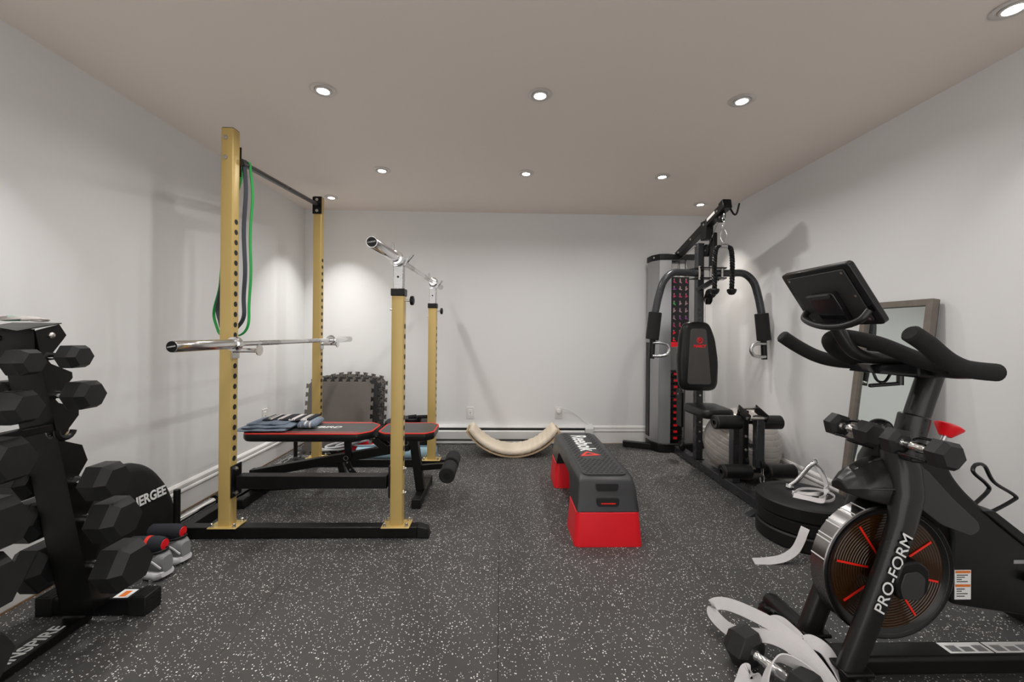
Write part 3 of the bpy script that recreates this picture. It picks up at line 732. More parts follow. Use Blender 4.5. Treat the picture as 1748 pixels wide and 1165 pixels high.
for (x, y, z, lab) in ((-1.565, 1.895, .088, 'black wrist wrap with red lining stuffed in the nearer shoe'), (-1.575, 2.015, .088, 'black wrist wrap with red lining stuffed in the farther shoe')):
    t = thing('wrist_wrap', (x, y, z), lab, 'wrist wrap', 'wrist wraps by the shoes')
    MB().loft([[(x + d, y + .030 * k * math.cos(a), z + .048 + .036 * k * math.sin(a)) for a in [q * PI / 8 for q in range(16)]] for d, k in ((-.10, .7), (-.09, .95), (.02, 1), (.045, .9), (.055, .8))]).build('wrap', 'clothdark', t)
    MB().tube([(x + .053, y, z + .048), (x + .0565, y, z + .048)], [.024, .022], 18).build('lining', 'red', t, label='red lining')
    if y < 1.95: MB().loft([[(x + d, y + .031 * math.cos(a), z + .048 + .037 * math.sin(a)) for a in [q * PI / 8 for q in range(16)]] for d in (-.02, -.004)]).build('fastening_tab', 'redtrim', t)

# ------------------------------------------------------------------ jigsaw foam tiles in the corner
def jig(w, h, n, d=.022):
    L_ = []
    def edge(p, q, inv):
        p = V(p); q = V(q); t_ = (q - p); ln = t_.length; t_.normalize(); nrm = V((t_.y, -t_.x)); st = ln / n
        for k in range(n):
            a = p + t_ * st * k
            L_.append(a + t_ * st * .30); L_.append(a + t_ * st * .22 + nrm * d); L_.append(a + t_ * st * .78 + nrm * d); L_.append(a + t_ * st * .70)
    edge((0, 0), (w, 0), 0); edge((w, 0), (w, h), 0); edge((w, h), (0, h), 0); edge((0, h), (0, 0), 0)
    return [(p.x, p.y) for p in L_]
def foam(x, y, z, w, h, th, lean, yaw, mt, bend, label, n=8):
    P_ = jig(w, h, n); m = MB().prism(P_, 'y', 0, th)
    c_, s_ = math.cos(yaw), math.sin(yaw)
    def tf(p):
        yy = p.y + lean * (p.z / h); xx = p.x
        zz = p.z + bend * math.sin(PI * max(0, min(1, p.x / w))) * (p.z / h)
        return (x + xx * c_ - yy * s_, y + xx * s_ + yy * c_, z + zz)
    o = m.xf(tf).build('foam_tile', mt); return tag(o, label, 'foam tile', 'jigsaw foam tiles in the corner')
foam(-1.745, 3.70, .024, .565, .615, .012, .09, 0, 'matgrey', 0, 'smooth grey jigsaw foam tile, front one of the stack in the corner')
foam(-1.725, 3.745, .024, .59, .622, .012, .09, .01, 'matblack', .012, 'black jigsaw foam tile just behind the grey one')
foam(-1.715, 3.785, .024, .60, .625, .014, .085, .02, 'tread', .03, 'black textured foam tile showing at the right of the stack')
foam(-1.695, 3.835, .024, .60, .625, .014, .09, .03, 'tread', .045, 'rearmost textured foam tile with its top edge bowed upward')

# ------------------------------------------------------------------ bumper plates
def plate(c, r, th, label, group, mt='rubber'):
    t = thing('bumper_plate', c, label, 'weight plate', group)
    pr = [(.026, 0), (.10, .0), (.11, .006), (r * .80, .006), (r * .84, .0), (r - .008, .0), (r, .008), (r, th - .008), (r - .008, th), (r * .84, th), (r * .80, th - .006), (.11, th - .006), (.10, th), (.026, th)]
    MB().lathe(pr + [pr[0]], c, 'z', 56).build('disc', mt, t)
    MB().lathe([(.0255, -.0), (.042, .0), (.042, th + .0015), (.0255, th + .0015), (.0255, 0)], c, 'z', 28).build('hub', 'steel', t)
    return t
names = ['lowest', 'second', 'third', 'topmost']
for k in range(4):
    plate((-.835 + .006 * (k % 2), 3.80, k * .0725), .222, .072, names[k] + ' bumper plate of the stack behind the bench seat', 'plates behind the bench')
t = thing('ab_roller', (-.80, 3.76, .292), 'small black disc and handle lying on the plate stack behind the bench', 'ab roller')
MB().lathe([(.02, 0), (.075, 0), (.08, .006), (.08, .022), (.075, .028), (.02, .028), (.02, 0)], (-.80, 3.77, .293), 'z', 32).build('wheel', 'blackplastic', t)
MB().tube([(-.75, 3.72, .335), (-.66, 3.74, .335)], .016, 14).build('handle', 'foam', t)
MB().tube([(-.83, 3.73, .33), (-.76, 3.75, .335)], .018, 14).build('handle', 'foam', t)
MB().tube([(-.81, 3.77, .321), (-.77, 3.74, .335)], .008, 10).build('axle', 'steel', t)
PX, PY = 1.672, 2.215
for k, (r, th) in enumerate(((.225, .078), (.222, .072), (.224, .074))):
    z = (0, .079, .152)[k]
    plate((PX + (.0, .004, -.003)[k], PY, z), r, th, ('bottom', 'middle', 'top')[k] + ' thick black bumper plate of the stack by the mirror', 'plates by the mirror')

# ------------------------------------------------------------------ yoga mat, cords, red case
t = thing('yoga_mat', (-.87, 3.492, 0), 'rolled pale blue yoga mat on the floor behind the bench', 'yoga mat')
sp = []
for k in range(90):
    a = k * .30; r = .022 + .0017 * k * .30 * .95
    sp.append((r, a))
rings = []; th = .0062
po = [(math.cos(a) * (r + th / 2), math.sin(a) * (r + th / 2)) for r, a in sp]; pi_ = [(math.cos(a) * (r - th / 2), math.sin(a) * (r - th / 2)) for r, a in sp]
m = MB(); vs_ = []; fs = []
for xx in (-1.20, -.535):
    vs_ += [(xx, 3.492 + p[0], .0705 + p[1]) for p in po] + [(xx, 3.492 + p[0], .0705 + p[1]) for p in pi_]
n = len(sp)
for k in range(n - 1):
    fs += [(k, k + 1, 2 * n + k + 1, 2 * n + k), (n + k, 3 * n + k, 3 * n + k + 1, n + k + 1), (k, n + k, n + k + 1, k + 1), (2 * n + k, 2 * n + k + 1, 3 * n + k + 1, 3 * n + k)]
fs += [(0, 2 * n, 3 * n, n), (n - 1, 2 * n - 1, 4 * n - 1, 3 * n - 1)]
m.add(vs_, fs).build('mat_roll', 'blue', t, ang=50)
t = thing('tube_bands', (-1.2, 3.63, 0), 'tangle of grey exercise tubes piled behind the bench', 'exercise tubes')
rnd = random.Random(3)
for k in range(4):
    cx = -1.45 + k * .09; pts = []
    for j in range(11):
        a = j * 2 * PI / 10 * 1.4 + k
        pts.append((cx + (.13 + .03 * rnd.random()) * math.cos(a), 3.598 + .018 * math.sin(a), .112 + .010 * k + .040 * math.sin(a * 1.0 + k) + .008 * rnd.random()))
    MB().tube(spl(pts, 6), .009, 8).build('tube', 'tubegrey', t)
for k in range(3):
    x = -1.42 + k * .12
    MB().tube([(x, 3.60, .03), (x + .06, 3.605, .075)], .012, 10).build('grip', 'foam', t)
o = MB().box(-1.40, -1.08, 3.625, 3.69, .003, .145).build('red_case', 'red', bevel=.012); tag(o, 'red soft case under the grey exercise tubes', 'case')
t = thing('step_block', (-1.52, 3.62, 0), 'low black block with rollers beside the red case', 'exercise block')
MB().box(-1.60, -1.45, 3.56, 3.70, .0, .055).build('block', 'blackplastic', t, bevel=.008)
MB().tube([(-1.60, 3.58, .068), (-1.47, 3.58, .068)], .013, 12).build('roller', 'steel', t)
MB().tube([(-1.60, 3.63, .068), (-1.47, 3.63, .068)], .013, 12).build('roller', 'foam', t)

# ------------------------------------------------------------------ curved rocker with cream cushion
rc = thing('rocker_cushion', (.118, 3.72, 0), 'upward-curving rocker with cream quilted cushion in front of the heater', 'rocker cushion')
def arcpts(r, cz, a0, n, y):
    return [(.118 + r * math.sin(-a0 + 2 * a0 * k / n), y, cz - r * math.cos(-a0 + 2 * a0 * k / n)) for k in range(n + 1)]
R_, A0 = .50, .99
rr_ = []
N_ = 28
for k in range(N_ + 1):
    a = -A0 + 2 * A0 * k / N_; dx, dz = math.sin(a), -math.cos(a)
    e = .75 if k in (0, N_) else 1
    rr_.append([(.118 + dx * (R_ - .014) , 3.60, R_ + .004 + dz * (R_ - .014)), (.118 + dx * (R_), 3.60, R_ + .004 + dz * R_), (.118 + dx * R_, 3.86, R_ + .004 + dz * R_), (.118 + dx * (R_ - .014), 3.86, R_ + .004 + dz * (R_ - .014))])
MB().loft(rr_).build('bent_board', 'birch', rc, ang=40)
rr_ = []
for k in range(N_ * 2 + 1):
    a = -A0 + 2 * A0 * k / (N_ * 2); dx, dz = math.sin(a), -math.cos(a); ring = []
    e = .55 if k in (0, N_ * 2) else .9 if k in (1, N_ * 2 - 1) else 1
    for j in range(20):
        t_ = 2 * PI * j / 20
        yy = 3.73 + math.copysign(abs(math.cos(t_)) ** .4, math.cos(t_)) * .140 * (1 - .1 * (1 - e)); q = math.copysign(abs(math.sin(t_)) ** .6, math.sin(t_)) * .029 * e
        q += .003 * math.sin(k * 1.9 + j) + .002 * math.sin(k * .7 + j * 2.1)
        rad = R_ - .044 - q
        ring.append((.118 + dx * rad, yy, R_ + .004 + dz * rad))
    rr_.append(ring)
MB().loft(rr_).build('cushion', 'cream', rc, ang=60)
MB().box(.02, .21, 3.64, 3.84, .0005, .004).build('base_pad', 'rubber', rc)

# ------------------------------------------------------------------ step deck
dk = thing('step_deck', (.568, 2.64, 0), 'charcoal aerobic step deck with red end blocks in the middle of the floor', 'step deck')
DX = .568
def hw(z): return .150 + (.345 - z) / .345 * .026
def dk_tf(p): return (DX + p.x * hw(p.z), p.y, p.z)
Y0, Y1 = 2.105, 3.175
prof = [(Y0 + .02, .175), (Y0 + .055, .318), (Y0 + .085, .342), (Y0 + .13, .347), (Y1 - .13, .347), (Y1 - .085, .342), (Y1 - .055, .318), (Y1 - .02, .175),
        (Y1 - .26, .175), (Y1 - .29, .245), (Y1 - .34, .275), (Y0 + .34, .275), (Y0 + .29, .245), (Y0 + .26, .175)]
def shell(prof, rr, tf):
    rings = []
    for u, k in ((-1, 1), (-.93, 1), (-.8, 1), (.8, 1), (.93, 1), (1, 1)):
        rings.append([(u, y, z) for y, z in prof])
    return rings
m = MB()
rings = []
for u, dz in ((-1, -.022), (-.975, -.010), (-.93, -.003), (-.86, 0), (.86, 0), (.93, -.003), (.975, -.010), (1, -.022)):
    rings.append([(DX + u * hw(z), y + (0 if z < .3 else 0), z + (dz if z > .28 else 0)) for y, z in prof])
body = m.loft(rings).build('deck_body', 'deck', dk, ang=50)
# ridged tread panel with raised studs
pan = [(DX - .118, Y0 + .085), (DX + .118, Y0 + .085), (DX + .118, Y1 - .085), (DX - .118, Y1 - .085)]
pan = rpoly(pan, .03, 4)
MB().prism(pan, 'z', .340, .3495).build('tread_panel', 'deck', dk, bevel=.001, seg=1)
mm = MB()
for i in range(34):
    for j in range(8):
        y = Y0 + .115 + i * .0255; x = DX - .098 + j * .0280 + (.014 if i % 2 else 0)
        if x > DX + .105: continue
        if .36 < (y - Y0) < 1.0 and abs(x - DX) < .065: continue
        mm.lathe([(.0095, 0), (.0085, .0022), (.005, .0036), (.0001, .004)], (x, y, .3493), 'z', 8)
mm.build('tread_studs', 'deck', dk, kind='stuff')
lettering('Reebok', .155, 'white', dk, (DX + .0, Y0 + .715, .3500), frame((0, -1, 0), (1, 0, 0)), bold=.003, sx=.82)
MB().prism([(DX - .075, Y0 + .405), (DX - .015, Y0 + .505), (DX + .06, Y0 + .425)], 'z', .3497, .3503).build('red_delta', 'redtrim', dk)
MB().prism([(DX - .04, Y0 + .43), (DX - .012, Y0 + .475), (DX + .02, Y0 + .44)], 'z', .3504, .3508).build('delta_slot', 'deck', dk)
for s, Ye in ((1, Y0), (-1, Y1)):
    def yy(a): return Ye + s * a
    rings = []
    for z, e in ((.0, 0), (.006, .0), (.172, .016)):
        h_ = hw(z) + .003
        po = rpoly([(-h_, e), (h_, e), (h_, .27 - e), (-h_, .27 - e)], .03, 4)
        rings.append([(DX + p[0], yy(p[1]), z) for p in po])
    MB().loft(rings).build('end_block', 'red', dk, bevel=.002, ang=40)
    rings = []
    # two dark blocks paint the shade of hand holes in the grey end wall
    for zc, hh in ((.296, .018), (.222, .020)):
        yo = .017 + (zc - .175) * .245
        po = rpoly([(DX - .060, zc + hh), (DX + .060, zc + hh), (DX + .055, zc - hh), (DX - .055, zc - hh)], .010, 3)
        MB().prism(po, 'y', yy(yo - .009), yy(yo + .02)).build('hand_hole_block', 'dark', dk)
    MB().box(DX - .038, DX + .038, min(yy(.0155), yy(.0185)), max(yy(.0155), yy(.0185)), .216, .221).build('red_slot', 'redbright', dk)

# ------------------------------------------------------------------ heater and outlets on the back wall
ht = thing('baseboard_heater', (-.06, YB, 0), 'long white electric baseboard heater on the back wall', 'heater')
MB().prism([(YB, .008), (YB - .05, .008), (YB - .05, .032), (YB - .018, .032), (YB - .018, .158), (YB - .048, .158), (YB - .052, .165), (YB - .035, .185), (YB, .187)], 'x', -1.04, .92).build('housing', 'heater', ht)
MB().prism([(YB - .050, .045), (YB - .060, .055), (YB - .062, .125), (YB - .052, .138), (YB - .048, .136), (YB - .056, .120), (YB - .055, .058)], 'x', -1.03, .84).build('front_panel', 'heater', ht)
MB().box(-1.03, .84, YB - .046, YB - .019, .034, .156).build('heater_gap_shade', 'dark', ht)  # plain dark box paints the shade inside the heater
MB().prism([(YB, .006), (YB - .062, .006), (YB - .062, .155), (YB - .04, .188), (YB, .190)], 'x', .845, .925).build('end_box', 'heater', ht, bevel=.002)
def outlet(c, nrm, label, plug=False):
    c = V(c); n_ = V(nrm); s_ = V((0, 0, 1)).cross(n_); R = Matrix((s_, V((0, 0, 1)), n_)).transposed()
    t = thing('wall_outlet', c, label, 'outlet', 'wall outlets')
    MB().obox(c + n_ * .003, (.072, .116, .006), R).build('cover_plate', 'plate', t, bevel=.002)
    MB().obox(c + n_ * .007, (.036, .070, .003), R).build('socket_face', 'white', t, bevel=.001)
    for dz in (.02, -.02):
        for ds in (-.006, .006):
            MB().obox(c + n_ * .0087 + s_ * ds + V((0, 0, dz)), (.002, .008, .0008), R).build('slot', 'dark', t)
    MB().obox(c + n_ * .0087, (.007, .010, .001), R).build('switch', 'dark', t)
    if plug:
        p = thing('plug_adapter', c + n_ * .01, 'round white plug with thin cord in the right outlet', 'plug')
        MB().lathe([(.021, -.0095), (.023, -.016), (.021, -.036), (.0001, -.038)], c + V((0, 0, .022)), 'y', 20).build('plug_body', 'white', p)
        MB().tube(spl([c + V((.01, -.034, .04)), c + V((.06, -.025, .05)), c + V((.16, -.012, .0)), c + V((.27, -.01, -.09)), c + V((.33, -.02, -.12))], 8), .0022, 6).build('cord', 'white', p)
    return t
outlet((-.297, YB, .30), (0, -1, 0), 'white wall outlet above the heater at left')
outlet((.583, YB, .303), (0, -1, 0), 'white wall outlet with a round plug above the heater', True)
outlet((X0, 3.43, .40), (1, 0, 0), 'white wall outlet on the left wall above the folded clothes')

# ------------------------------------------------------------------ home gym
hg = thing('home_gym', (1.645, 3.3, 0), 'home gym machine with silver weight tower and press arms in the right corner', 'home gym')
GX = 1.648
# weight tower: two silver shrouds around the stack
shl = [(1.432, 3.985), (1.432, 3.865), (1.475, 3.785), (1.580, 3.765), (1.580, 3.80), (1.49, 3.82), (1.46, 3.88), (1.46, 3.985)]
for s in (1, -1):
    po = [(GX + s * (p[0] - GX), p[1]) for p in shl]
    MB().prism(po, 'z', .085, 1.795).build('shroud', 'silver', hg, bevel=.002, seg=1)
    po = [(GX + s * (p[0] - GX), p[1]) for p in [(1.452, 3.985), (1.452, 3.90), (1.425, 3.90), (1.425, 3.985)]]
    MB().prism(po, 'z', .12, 1.02).build('rear_edge', 'blackplastic', hg)
po = [(1.425, 3.99), (1.425, 3.86), (1.47, 3.775), (1.55, 3.755), (1.745, 3.755), (1.826, 3.775), (1.87, 3.86), (1.87, 3.99)]
MB().prism(po, 'z', .004, .085).build('tower_base', 'blackmetal', hg, bevel=.006)
cap_ = MB().prism(po, 'z', 1.795, 1.85).build('tower_cap', 'blackplastic', hg, bevel=.005)
for x in (1.437, 1.52): MB().lathe([(.009, 0), (.008, -.004), (.0001, -.005)], (x, 3.772 if x > 1.5 else 3.83, 1.822), 'y', 10).build('bolt', 'zinc', cap_)
# exercise chart on the upper front
ch = MB().box(1.578, 1.745, 3.765, 3.772, .985, 1.635).build('exercise_chart', 'chartbg', hg, bevel=.001)
rnd = random.Random(5)
for i in range(9):
    for j in range(3):
        z = 1.595 - i * .068; x = 1.604 + j * .056
        c = ['pink', 'purple', 'pink', 'chartgreen', 'chartwhite', 'purple', 'pink', 'red', 'red'][i] if rnd.random() < .75 else 'chartwhite'
        hgt = .02 if i in (1, 3, 5, 7) else .024
        # little exercise figure: torso, limb and head in print
        MB().box(x - .006, x + .006, 3.7642, 3.7652, z - hgt * .6, z + hgt * .5).build('chart_figure', c, ch)
        MB().obox((x + .004, 3.7646, z - .008), (.03, .001, .008), Matrix.Rotation(rnd.uniform(-.9, .9), 3, 'Y')).build('chart_figure', c, ch)
        MB().lathe([(.006, 0), (.006, -.0012), (.0001, -.0012)], (x, 3.7655, z + hgt * .5 + .007), 'y', 8).build('chart_figure', 'chartwhite', ch)
MB().box(1.578, 1.745, 3.7635, 3.765, .985, 1.03).build('chart_footer', 'red', ch)
# weight stack
for k in range(11):
    z = .10 + k * .060
    w_ = MB().box(1.583, 1.713, 3.80, 3.93, z, z + .055).build('stack_plate', 'blackmetal', hg, bevel=.003)
    MB().box(1.622, 1.658, 3.7975, 3.80, z + .018, z + .040).build('plate_number', 'red', w_)
for x in (1.605, 1.69): MB().cyl((x, 3.865, .08), (x, 3.865, 1.80), .009, n=10).build('guide_rod', 'chrome', hg)
MB().cyl((1.600, 3.80, .735), (1.588, 3.745, .755), .008, n=10).build('selector_pin', 'chrome', hg)
# rear feet
for s in (1, -1):
    MB().bar((GX + s * .17, 3.86, .035), (GX + s * (.45 if s < 0 else .42), 3.97, .035), .055, .05).build('rear_foot', 'blackmetal', hg, bevel=.004)
# floor beam and posts
MB().box(GX - .033, GX + .033, 2.455, 3.80, .004, .070).build('floor_beam', 'graymetal', hg, bevel=.004)
fp = MB().loft([[(GX - .135, 2.445, .0), (GX + .10, 2.445, .0), (GX + .10, 2.52, .0), (GX - .135, 2.50, .0)], [(GX - .085, 2.455, .028), (GX + .06, 2.455, .028), (GX + .06, 2.50, .028), (GX - .085, 2.49, .028)]])
fp.build('foot_plate', 'graymetal', hg, bevel=.002)
MB().box(GX - .028, GX + .028, 3.345, 3.405, .07, 1.86).build('seat_post', 'graymetal', hg, bevel=.004)
MB().box(GX - .036, GX + .036, 3.33, 3.42, .07, .076).build('post_plate', 'blackmetal', hg)
MB().box(GX - .026, GX + .026, 2.81, 2.865, .07, .50).build('front_post', 'graymetal', hg, bevel=.004)
MB().bar((GX, 3.36, .47), (GX, 2.84, .47), .05, .05).build('seat_beam', 'graymetal', hg, bevel=.003)
for z in (.22, .30, .38, .43, .60, .72):
    MB().lathe([(.009, 0), (.008, -.005), (.0001, -.006)], (GX, 3.345, z), 'y', 10).build('bolt', 'zinc', hg)
# boom
MB().bar((GX, 3.87, 1.815), (GX, 2.98, 2.055), .055, .06).build('boom', 'blackmetal', hg, bevel=.004)
tipb = MB().bar((GX, 3.02, 2.05), (GX, 2.955, 2.067), .066, .07).build('boom_cap', 'blackplastic', hg, bevel=.006)
MB().tube(spl([(GX + .03, 2.97, 2.03), (GX + .045, 2.95, 1.985), (GX + .06, 2.94, 1.99), (GX + .075, 2.935, 2.06)], 5), .007, 8).build('bar_hook', 'blackmetal', tipb)
MB().box(GX - .030, GX + .030, 3.21, 3.30, 1.865, 2.015).build('gusset', 'blackmetal', hg, bevel=.003)
MB().obox((GX - .0290, 3.14, 2.022), (.002, .12, .022), Matrix.Rotation(-.264, 3, 'X')).build('boom_label', 'clothwhite', hg)
for y, z in ((3.72, 1.852), (3.48, 1.92), (3.25, 1.985), (3.05, 2.035), (3.40, 1.84)):
    MB().lathe([(.010, 0), (.009, -.005), (.0001, -.006)], (GX - .028, y, z), 'x', 10).build('bolt', 'zinc', hg)
MB().cyl((GX + .055, 3.26, 1.62), (GX + .055, 3.26, 1.92), .030, n=18).build('arm_pivot_tube', 'blackmetal', hg)
# pulleys
def pulley(c, ax, r=.045):
    p = MB().lathe([(.010, -.012), (r, -.012), (r, -.006), (r * .82, 0), (r, .006), (r, .012), (.010, .012), (.010, -.012)], c, ax, 24).build('pulley', 'blackplastic', hg)
    MB().lathe([(.009, -.016), (.009, .016), (.0001, .017)], c, ax, 10).build('axle', 'zinc', p)
pulley((GX + .005, 3.05, 1.99), 'x', .04)
pulley((GX + .03, 3.31, 1.79), 'x', .05)
pulley((GX + .055, 3.33, 1.40), 'x', .05)
pulley((GX + .065, 3.31, 1.44), 'y', .04)
pulley((GX - .075, 3.56, .58), 'x', .05)
pulley((GX - .03, 3.60, .115), 'x', .045)
MB().box(GX - .085, GX - .065, 3.50, 3.60, .30, .60).build('pulley_bracket', 'blackmetal', hg, bevel=.003)
for a, b_ in (((GX - .045, 3.56, .58), (GX - .05, 3.56, .12)), ((GX + .03, 3.33, 1.40), (GX + .03, 3.33, .55)), ((GX - .01, 3.36, 1.86), (GX - .01, 3.80, 1.78)),
              ((GX + .01, 3.10, 1.97), (GX + .02, 3.27, 1.82)), ((GX + .0, 3.80, .75), (GX + .0, 3.80, 1.75))):
    MB().cyl(a, b_, .0025, n=6).build('cable', 'steel', hg)
# press arms
MB().prism([(GX - .13, 3.28), (GX + .15, 3.28), (GX + .12, 3.17), (GX - .09, 3.17)], 'z', 1.625, 1.633).build('arm_plate', 'blackmetal', hg)
MB().prism([(GX - .13, 3.28), (GX + .15, 3.28), (GX + .12, 3.17), (GX - .09, 3.17)], 'z', 1.545, 1.553).build('arm_plate', 'blackmetal', hg)
for x in (-.09, .0, .09): MB().cyl((GX + x, 3.185, 1.535), (GX + x, 3.185, 1.642), .009, n=10).build('arm_bolt', 'zinc', hg)
MB().bar((GX - .02, 3.36, 1.47), (GX + .07, 3.22, 1.55), .04, .03).build('arm_brace', 'graymetal', hg)
for s in (-1, 1):
    AX = 1.640
    path = spl([(AX + s * .05, 3.215, 1.588), (AX + s * .18, 3.21, 1.592), (AX + s * .285, 3.205, 1.588), (AX + s * .36, 3.20, 1.52), (AX + s * .40, 3.20, 1.40), (AX + s * .425, 3.20, 1.28), (AX + s * .437, 3.20, 1.22)], 8)
    MB().tube(path, .0285, 18).build('press_arm', 'graymetal', hg)
    MB().tube([(AX + s * .437, 3.20, 1.22), (AX + s * .452, 3.20, .91)], .022, 16).build('arm_end', 'blackmetal', hg)
    MB().tube([(AX + s * .425, 3.20, 1.275), (AX + s * .4253, 3.20, 1.272), (AX + s * .448, 3.20, 1.063), (AX + s * .4485, 3.20, 1.06)], [.042, .050, .050, .044], 24).build('foam_pad', 'foam', hg)
    hx = AX + s * .450
    MB().tube(spl([(hx, 3.185, 1.035), (hx - s * .06, 3.175, 1.035), (hx - s * .105, 3.17, 1.022), (hx - s * .125, 3.17, .985), (hx - s * .105, 3.17, .945), (hx - s * .06, 3.175, .932), (hx, 3.185, .932)], 6), .0125, 12).build('grip_loop', 'steel', hg)
# backrest
bx, bw = 1.598, .165
prof = rpoly([(bx - .115, 1.205), (bx + .085, 1.205), (bx + .135, 1.08), (bx + .165, .88), (bx + .160, .68), (bx + .12, .645), (bx - .12, .648), (bx - .158, .70), (bx - .165, .90), (bx - .15, 1.10)], .05, 5)
cx, cz = bx, .92
rings = []
for y, k in ((3.33, .86), (3.325, .96), (3.305, 1.0), (3.285, 1.0), (3.268, .96), (3.258, .84)):
    rings.append([(cx + (p[0] - cx) * k, y, cz + (p[1] - cz) * k) for p in prof])
br = MB().loft(rings).build('backrest', 'vinyl', hg, ang=50)
po = rpoly([(bx - .075, 1.15), (bx + .055, 1.15), (bx + .098, .70), (bx - .098, .70)], .03, 4)
MB().prism(po, 'y', 3.2525, 3.262).build('backrest_panel', 'padtop', br, bevel=.004)
MB().tube([(bx + .0 + .022 * math.cos(a), 3.2515, 1.055 + .022 * math.sin(a)) for a in [k * PI / 10 for k in range(20)]], .0035, 6, closed=True).build('emblem_ring', 'red', br)
lettering('M', .030, 'red', br, (bx, 3.2515, 1.055), frame((1, 0, 0), (0, 0, 1)), name='emblem', bold=.001)
lettering('MARCY', .030, 'red', br, (bx, 3.2515, 1.008), frame((1, 0, 0), (0, 0, 1)), bold=.0015)
# seat
poly = rpoly([(GX - .185, 2.90), (GX + .05, 2.90), (GX + .062, 3.25), (GX - .20, 3.25)], .06, 5)
cy = 3.07
rings = []
for z, k in ((.492, .90), (.500, .97), (.52, 1.0), (.545, .985), (.556, .93), (.560, .8)):
    rings.append([(GX - .035 + (p[0] - GX + .035) * k, cy + (p[1] - cy) * k, z) for p in poly])
MB().loft(rings).build('seat', 'vinyl', hg, ang=50)
# leg developer
LX, LY = 1.668, 2.68
MB().bar((GX, 2.84, .44), (LX - .045, LY + .02, .60), .022, .05, up=(1, 0, 0)).build('lever_bracket', 'blackmetal', hg, bevel=.003)
MB().box(LX - .055, LX - .015, LY + .0, LY + .045, .22, .60).build('lever_arm', 'blackmetal', hg, bevel=.004)
MB().box(LX - .005, LX + .048, LY - .07, LY - .02, .24, .575).build('lever_arm', 'graymetal', hg, bevel=.005)
for x in (-.062, .055):
    MB().obox((LX + x, LY - .02, .585), (.006, .14, .055), Matrix.Rotation(.35, 3, 'X')).build('lever_link', 'blackmetal', hg, bevel=.002)
for y, z in ((LY - .065, .563), (LY + .04, .61)):
    MB().cyl((LX - .07, y, z), (LX + .065, y, z), .010, n=12).build('pivot_bolt', 'zinc', hg)
for z, y, x0, x1 in ((.520, LY + .02, 1.425, 1.88), (.205, LY - .02, 1.455, 1.945)):
    MB().cyl((x0, y, z), (x1, y, z), .013, n=12).build('roller_rod', 'blackmetal', hg)
    mid = (x0 + x1) / 2 - .0
    for a, b_ in ((x0, mid - .05), (mid + .055, x1)):
        L_ = b_ - a
        ro = MB().lathe([(.013, 0), (.020, .004), (.040, 0), (.046, .005), (.046, L_ - .005), (.040, L_), (.013, L_)], (a, y, z), 'x', 28).build('foam_roller', 'vinyl', hg)
        for d in (.010, .016):
            MB().tube([(a + d, y + .0463 * math.cos(q), z + .0463 * math.sin(q)) for q in [k * PI / 14 for k in range(28)]], .0012, 4, closed=True).build('seam', 'padtop', ro)
pulley((LX - .03, LY + .03, .26), 'x', .042); pulley((LX + .03, LY - .05, .255), 'x', .042)
MB().bar((LX + .01, LY + .10, .395), (LX - .01, LY - .03, .375), .03, .03).build('stop_tube', 'graymetal', hg)
for z in (.43, .34, .22): MB().lathe([(.010, 0), (.009, -.005), (.0001, -.006)], (LX - .035, LY, z), 'y', 10).build('bolt', 'zinc', hg)
MB().tube(spl([(LX + .02, LY - .08, .21), (LX + .035, LY - .085, .19), (LX + .03, LY - .085, .155), (LX + .015, LY - .085, .155), (LX + .01, LY - .082, .19)], 5), .005, 8).build('snap_hook', 'chrome', hg)
MB().tube([(LX + .022, LY - .083, .245), (LX + .022, LY - .083, .205)], .008, 8).build('hook_eye', 'chrome', hg)

# rope hanging from the boom
t = thing('triceps_rope', (GX, 3.0, 1.70), 'black twisted triceps rope hanging from the boom on a carabiner', 'rope')
for k in range(4):
    c = V((GX - .005, 2.995, 1.985 - k * .028)); ax = V((1, 0, 0)) if k % 2 else V((0, 1, 0))
    MB().tube([c + ax * .009 * math.cos(a) + V((0, 0, .018 * math.sin(a))) for a in [j * PI / 7 for j in range(14)]], .003, 6, closed=True).build('chain_link', 'chrome', t)
MB().tube(spl([(GX - .005, 2.995, 1.885), (GX + .018, 2.995, 1.85), (GX + .014, 2.995, 1.81), (GX - .005, 2.995, 1.79), (GX - .024, 2.995, 1.81), (GX - .028, 2.995, 1.85)], 5, True), .0042, 8, closed=True).build('carabiner', 'chrome', t)
MB().tube([(GX - .035, 2.995, 1.762), (GX + .025, 2.995, 1.762)], .017, 16).build('ferrule', 'steel', t)
MB().tube([(GX - .005, 2.995, 1.79), (GX - .005, 2.995, 1.765)], .006, 8).build('swivel', 'chrome', t)
for s in (1, -1):
    path = spl([(GX - .005 + s * .025, 2.995, 1.762), (GX - .005 + s * .055, 2.995, 1.74), (GX - .005 + s * .066, 2.995, 1.66), (GX - .005 + s * .067, 2.995, 1.55), (GX - .005 + s * .064, 2.995, 1.435)], 14)
    for ph in range(3):
        hp = []
        for i, p in enumerate(path):
            a = i * .75 + ph * 2 * PI / 3
            hp.append(p + V((.0095 * math.cos(a), .0095 * math.sin(a), 0)))
        MB().tube(hp, .0092, 7).build('strand', 'blackplastic', t)
    MB().lathe([(.0001, -.032), (.018, -.028), (.030, -.012), (.034, .004), (.031, .012), (.012, .014), (.0001, .014)], (GX - .005 + s * .064, 2.995, 1.43), 'z', 20).build('ball_end', 'rubber', t)

